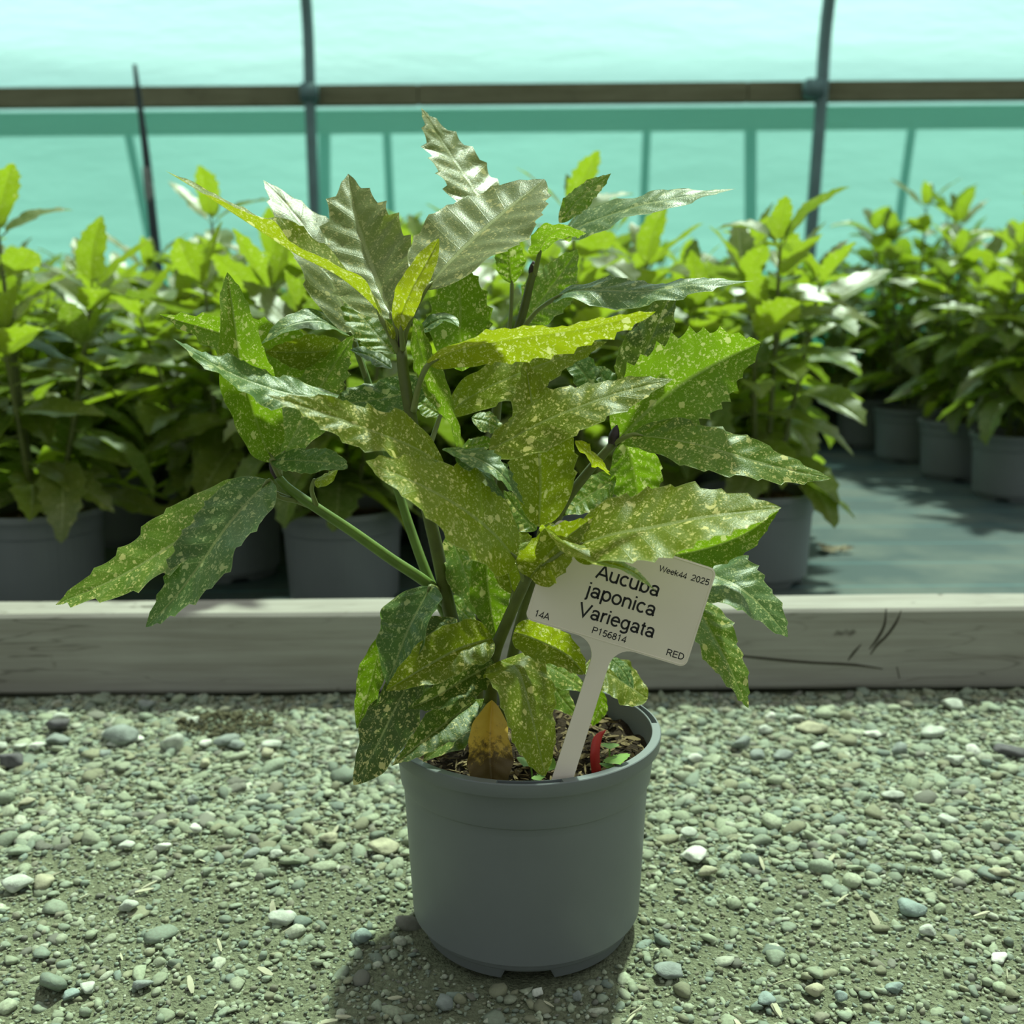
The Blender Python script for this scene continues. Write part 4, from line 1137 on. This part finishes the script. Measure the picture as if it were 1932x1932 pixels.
# ------------------------------------------------------------------ crowd of aucubas behind the edging
UB = np.array([0, 0.08, 0.4, 0.75, 1.0])
def crowd_leaf(seed, droop, fold, mat):
    r_ = np.random.default_rng(seed)
    L_, W_ = 0.150, 0.031 * r_.uniform(0.9, 1.15)
    n = 20
    t = np.linspace(0, 1, n + 1)
    ang = -droop * t
    dx = np.cos(ang) * L_ / n; dz = np.sin(ang) * L_ / n
    mid = np.stack([np.concatenate([[0], np.cumsum(dx[:-1])]) + 0.018, 0 * t, np.concatenate([[0], np.cumsum(dz[:-1])])], -1)
    mid[:, 1] = 0.006 * np.sin(t * 3 + seed)
    Lv = np.tile(np.array([0, 1.0, 0]), (n + 1, 1)); T = np.gradient(mid, axis=0); T /= np.linalg.norm(T, axis=1)[:, None]
    Cv = np.cross(T, Lv)
    Cv /= np.linalg.norm(Cv, axis=1)[:, None]
    o_ = np.ones(n + 1)
    V, A, B = leaf_grid(mid, Lv, Cv, o_ * W_ * math.cos(fold), o_ * W_ * math.cos(fold), o_ * W_, o_, o_, seed, 5, 0.13, 0.0010, 0.0022, 0.55, 0.85, usamp=UB)
    me = grid_to_mesh('leaf', V, A, B)
    bm_ = bmesh.new(); bm_.from_mesh(me)
    lay1, lay2 = bm_.loops.layers.uv['metric'], bm_.loops.layers.uv['norm']
    ring = []
    for xx in (-0.004, 0.022):
        ring.append([bm_.verts.new((xx, 0.0016 * math.cos(k * 2.094), 0.0016 * math.sin(k * 2.094) - 0.0008)) for k in range(3)])
    for k in range(3):
        fc = bm_.faces.new((ring[0][k], ring[0][(k + 1) % 3], ring[1][(k + 1) % 3], ring[1][k]))
        for lp in fc.loops: lp[lay2].uv = (0.0, 0.0)
    bm_.to_mesh(me); bm_.free()
    me.materials.append(M[mat])
    me.polygons.foreach_set('use_smooth', [True] * len(me.polygons))
    return me
LEAVES = [crowd_leaf(500 + i, d_, f_, 'crowd') for i, (d_, f_) in enumerate([(0.3, 0.25), (0.55, 0.35), (0.8, 0.2), (0.15, 0.45), (0.4, 0.1), (1.0, 0.3)])]
LEAVES_D = [crowd_leaf(600 + i, d_, f_, 'crowd_green') for i, (d_, f_) in enumerate([(0.7, 0.2), (1.1, 0.3), (0.5, 0.15)])]
POT_FAR = pot_mesh('pot', seg=48, slots=((90, 14),), feet=4)
POT_FAR.materials.append(M['pot'])
SOIL_FAR = soil_mesh('soil', 0.0925, 0.136, 24, 0.008)
M['soil_far'] = plain('soil_far', (0.085, 0.05, 0.03), 0.95, 0.15, 0.4, 80)
SOIL_FAR.materials.append(M['soil_far'])
STEMS = {}

def build_plant(seed, height):
    """list of (name, mesh, matrix) for the parts of one plant"""
    r_ = random.Random(seed)
    parts = [('pot', POT_FAR, Matrix()), ('soil', SOIL_FAR, Matrix())]
    ns = r_.randint(5, 6)
    a0 = r_.uniform(0, 6.28)
    for s_ in range(ns):
        az = a0 + 2 * math.pi * s_ / ns + r_.uniform(-0.3, 0.3)
        spread = r_.uniform(0.05, 0.125) if s_ else 0.01
        H_ = height * (r_.uniform(0.68, 0.95) if s_ else 1.0)
        pts = []
        for k in range(5):
            q_ = k / 4
            rad = 0.015 + spread * q_ ** 0.8
            pts.append(Vector((rad * math.cos(az), rad * math.sin(az), 0.125 + (H_ - 0.125) * q_)))
        parts.append(('stem', tube_mesh('stem', pts, [0.0048, 0.0044, 0.004, 0.0035, 0.0025], 6, 10), Matrix()))
        parts[-1][1].materials.append(M['stem'])
        nodes = r_.randint(6, 7)
        tw = r_.uniform(0, 3.14)
        for k in range(nodes):
            q_ = 0.20 + 0.80 * (k / (nodes - 1)) ** 0.85
            zz = 0.125 + (H_ - 0.125) * q_
            rad = 0.015 + spread * q_ ** 0.8
            P_ = Vector((rad * math.cos(az), rad * math.sin(az), zz))
            top = k / (nodes - 1)
            for side in (0, 1):
                if r_.random() < 0.06: continue
                yaw = tw + k * 1.57 + side * math.pi + r_.uniform(-0.35, 0.35)
                elev = -0.50 + 1.30 * top ** 1.2 + r_.uniform(-0.25, 0.25)
                if zz < 0.30: elev = max(elev, -0.12 - (zz - 0.18) * 2.5)
                sc = r_.uniform(0.85, 1.15) * (1.0 if top < 0.95 else 0.8)
                me = r_.choice(LEAVES) if r_.random() < 0.7 else r_.choice(LEAVES_D)
                mt_ = Matrix.Translation(P_) @ Matrix.Rotation(yaw, 4, 'Z') @ Matrix.Rotation(-elev, 4, 'Y') @ Matrix.Rotation(r_.uniform(-0.4, 0.4), 4, 'X') @ Matrix.Scale(sc, 4)
                parts.append(('leaf', me, mt_))
            if top == 1.0:
                for side in (0, 1):
                    yaw = tw + (k + 1) * 1.57 + side * math.pi
                    mt_ = Matrix.Translation(P_ + Vector((0, 0, 0.004))) @ Matrix.Rotation(yaw, 4, 'Z') @ Matrix.Rotation(-1.2 + r_.uniform(-0.15, 0.15), 4, 'Y') @ Matrix.Scale(r_.uniform(0.45, 0.8), 4)
                    parts.append(('leaf', r_.choice(LEAVES), mt_))
    return parts
VARIANTS = [build_plant(30 + i, h_) for i, h_ in enumerate((0.54, 0.50, 0.57, 0.47, 0.52, 0.49))]

from mathutils.bvhtree import BVHTree
TRI = {}
def tris_of(me):
    if me.name not in TRI:
        me.calc_loop_triangles()
        TRI[me.name] = ([v.co.copy() for v in me.vertices], [tuple(t.vertices) for t in me.loop_triangles])
    return TRI[me.name]
PLACED = []      # (x, y, tree) of the plants already standing
def world_tris(me, mw):
    v, t = tris_of(me)
    return [mw @ c for c in v], t
def hits(vt, near):
    tr = BVHTree.FromPolygons(vt[0], vt[1])
    return sum(len(tr.overlap(n)) for n in near)
TRIES = [(0.25, 0, 1), (-0.25, 0, 1), (0, 0.3, 1), (0, -0.25, 1), (0.5, 0.15, 1), (-0.5, 0.15, 1), (0.3, 0.4, 0.9), (-0.3, 0.4, 0.9), (0, 0.6, 0.9),
         (0.8, 0.3, 0.85), (-0.8, 0.3, 0.85), (0.4, -0.3, 0.8), (-0.4, -0.3, 0.8), (0, 0.9, 0.8), (1.2, 0.4, 0.75), (-1.2, 0.4, 0.75), (0, 0.3, 0.6), (0.6, 0.6, 0.6), (-0.6, 0.6, 0.6),
         (1.8, 0.4, 0.7), (-1.8, 0.4, 0.7), (2.6, 0.5, 0.7), (0, 0, 0.5), (1.0, 0.8, 0.5), (-1.0, 0.8, 0.5), (2.0, 0.9, 0.5), (-2.0, 0.9, 0.5), (0, 1.0, 0.4)]
_tr = random.Random(91)
TRIES += [(_tr.uniform(-3.1, 3.1), _tr.uniform(-0.4, 1.1), _tr.uniform(0.4, 0.75)) for _ in range(40)] + [(_tr.uniform(-3.1, 3.1), _tr.uniform(-0.2, 1.2), _tr.choice((0.33, 0.25))) for _ in range(90)]
FIXED = []       # (x, y, tree of pot, soil and stems, tree of the pot alone) of every plant, known before any leaf is set
def local_at(sc):
    def local(nm, mt_):
        if nm == 'stem': return Matrix.Diagonal((1, 1, sc, 1)) @ mt_
        if nm == 'leaf': return Matrix.Translation((0, 0, mt_.translation.z * (sc - 1))) @ mt_
        return mt_
    return local
def tree_of(x_, y_, variant, rot, sc, names):
    base = Matrix.Translation((x_, y_, 0)) @ Matrix.Rotation(rot, 4, 'Z')
    V_, T_ = [], []
    for nm, me, mt_ in VARIANTS[variant]:
        if nm in names:
            vt = world_tris(me, base @ local_at(sc)(nm, mt_))
            k0 = len(V_); V_ += vt[0]; T_ += [(a_ + k0, b_ + k0, c_ + k0) for a_, b_, c_ in vt[1]]
    return BVHTree.FromPolygons(V_, T_)
def place_plant(x_, y_, variant, rot, sc, label, group):
    near = [t for (a_, b_, t) in PLACED if math.hypot(a_ - x_, b_ - y_) < 0.75]
    near += [st_ if math.hypot(a_ - x_, b_ - y_) > 1e-4 else pt_ for (a_, b_, st_, pt_) in FIXED if math.hypot(a_ - x_, b_ - y_) < 0.6]
    local = local_at(sc)
    base = Matrix.Translation((x_, y_, 0)) @ Matrix.Rotation(rot, 4, 'Z')
    root = bpy.data.objects.new('potted_aucuba', None)
    root.empty_display_size = 0.02
    C.objects.link(root)
    root.location = (x_, y_, 0.0); root.rotation_euler.z = rot
    tag(root, label, 'potted plant', group)
    V_, T_ = [], []
    for nm, me, mt_ in VARIANTS[variant]:
        ml = local(nm, mt_)
        vt = world_tris(me, base @ ml)
        if nm == 'leaf' and near:
            n_ = hits(vt, near)
            if n_:
                cand = (n_, ml, vt)
                p_ = ml.translation.copy()
                for dy_, de_, ds_ in TRIES:
                    m2 = Matrix.Translation(p_) @ Matrix.Rotation(dy_, 4, 'Z') @ Matrix.Translation(-p_) @ ml @ Matrix.Rotation(-de_, 4, 'Y') @ Matrix.Scale(ds_, 4)
                    v2 = world_tris(me, base @ m2)
                    n2 = hits(v2, near)
                    if n2 < cand[0]: cand = (n2, m2, v2)
                    if n2 == 0: break
                ml, vt = cand[1], cand[2]
        o_ = bpy.data.objects.new(nm, me)
        C.objects.link(o_); o_.parent = root
        o_.matrix_local = ml
        k0 = len(V_); V_ += vt[0]; T_ += [(a_ + k0, b_ + k0, c_ + k0) for a_, b_, c_ in vt[1]]
    PLACED.append((x_, y_, BVHTree.FromPolygons(V_, T_)))
    return root
front = [(-1.21, 0.93), (-0.745, 0.915), (-0.268, 0.905), (0.415, 1.03), (-0.50, 1.10), (-0.99, 1.13), (0.10, 1.08), (-0.05, 1.20)]
spots = []
labels = {1: 'potted aucuba at the bed edge beyond the drooping pair of leaves', 2: 'potted aucuba at the bed edge right behind the slanting green branch',
          3: 'potted aucuba at the corner of the block, beside the open strip of fabric'}
for i, (a_, b_) in enumerate(front):
    lab = labels.get(i, 'potted aucuba in the shaded second line behind the bed edge' if i > 3 else 'potted aucuba at the bed edge far along the timber board')
    spots.append((a_, b_, lab, 'aucubas in the large block'))
for j, y_ in enumerate((1.36, 1.62, 1.90, 2.20, 2.52)):
    x_ = -1.55 - 0.12 * j + (0.12 if j % 2 else 0)
    while x_ < 0.50:
        spots.append((x_ + random.uniform(-0.03, 0.03), y_ + random.uniform(-0.03, 0.03), 'potted aucuba in the %s line back from the bed edge of the large block' % ('third', 'fourth', 'fifth', 'sixth', 'seventh')[j], 'aucubas in the large block'))
        x_ += 0.25
for i, y_ in enumerate((1.79, 2.09, 2.42, 2.75)):
    for k in range(3):
        if k == 2 and i == 0: continue
        spots.append((1.20 + 0.27 * k - 0.012 * i, y_ + (0.05 if k % 2 else 0), 'potted aucuba along the open edge of the smaller block across the fabric strip' if k == 0 else 'potted aucuba inside the smaller block across the fabric strip', 'aucubas in the smaller block'))
for x_ in (0.66, 0.92, 1.16, 1.44):
    for y_ in (2.86, 3.15):
        spots.append((x_ + random.uniform(-0.03, 0.03), y_, 'potted aucuba closing the far end of the fabric strip', 'aucubas at the end of the strip'))
XY = np.array([q[:2] for q in spots])
for _ in range(200):                      # pots stand clear of each other; those the photograph shows stay put
    for i in range(len(XY)):
        for k in range(i):
            d_ = XY[i] - XY[k]; l_ = float(np.hypot(*d_))
            if l_ < 0.232:
                mv = d_ / max(l_, 1e-6) * (0.234 - l_)
                fi, fk = (0 if ('edge' in spots[q][2] and ('bed edge b' in spots[q][2] or 'bed edge r' in spots[q][2] or 'open edge' in spots[q][2])) or 'corner' in spots[q][2] else 1 for q in (i, k))
                if fi + fk:
                    XY[i] += mv * fi / (fi + fk); XY[k] -= mv * fk / (fi + fk)
spots = [(float(p_[0]), float(p_[1]), q[2], q[3]) for p_, q in zip(XY, spots)]
ARGS = []
for i, (a_, b_, lab, grp) in enumerate(spots):
    q_ = (a_, b_, (i * 5 + 2) % 6 if i > 3 else (0, 2, 3, 1)[i], random.uniform(0, 6.28), random.uniform(0.94, 1.12) * (1.2 if 'smaller' in grp else 1.0))
    for k in range(16):                   # turn the pot until its stems stand clear of the neighbours' stems
        st_ = tree_of(*q_, ('pot', 'soil', 'stem'))
        if not any(st_.overlap(t) for (x0_, y0_, t, p_) in FIXED if math.hypot(x0_ - a_, y0_ - b_) < 0.6): break
        q_ = q_[:3] + (q_[3] + 0.39,) + q_[4:]
    FIXED.append((a_, b_, st_, tree_of(*q_, ('pot',))))
    ARGS.append(q_ + (lab, grp))
for q_ in ARGS:
    place_plant(*q_)

# withered leaf lying on the fabric strip
d = at(1572, 1042, 0) - cam_pos; g = cam_pos + d * (-(HC - 0.002) / d.z)
lt = empty('fallen_leaf_litter', g); lt.location.z = 0.0
tag(lt, 'crumpled dry leaves lying alone on the fabric strip', 'leaf litter')
M['litter'] = plain('dry_leaf', (0.30, 0.26, 0.16), 0.8, 0.3, 0.4, 60, col2=(0.06, 0.05, 0.035))
for k in range(5):
    a_ = k * 1.3
    oval_leaf('dry_leaf', Vector((0.012 * math.cos(a_) - 0.004, 0.012 * math.sin(a_), 0.004)), Vector((math.cos(a_ * 1.7), math.sin(a_ * 1.7), 0.45)).normalized(), Vector((0.3 * math.sin(a_), -0.3, 0.8)).normalized(), 0.036, 0.010, M['litter'], lt)
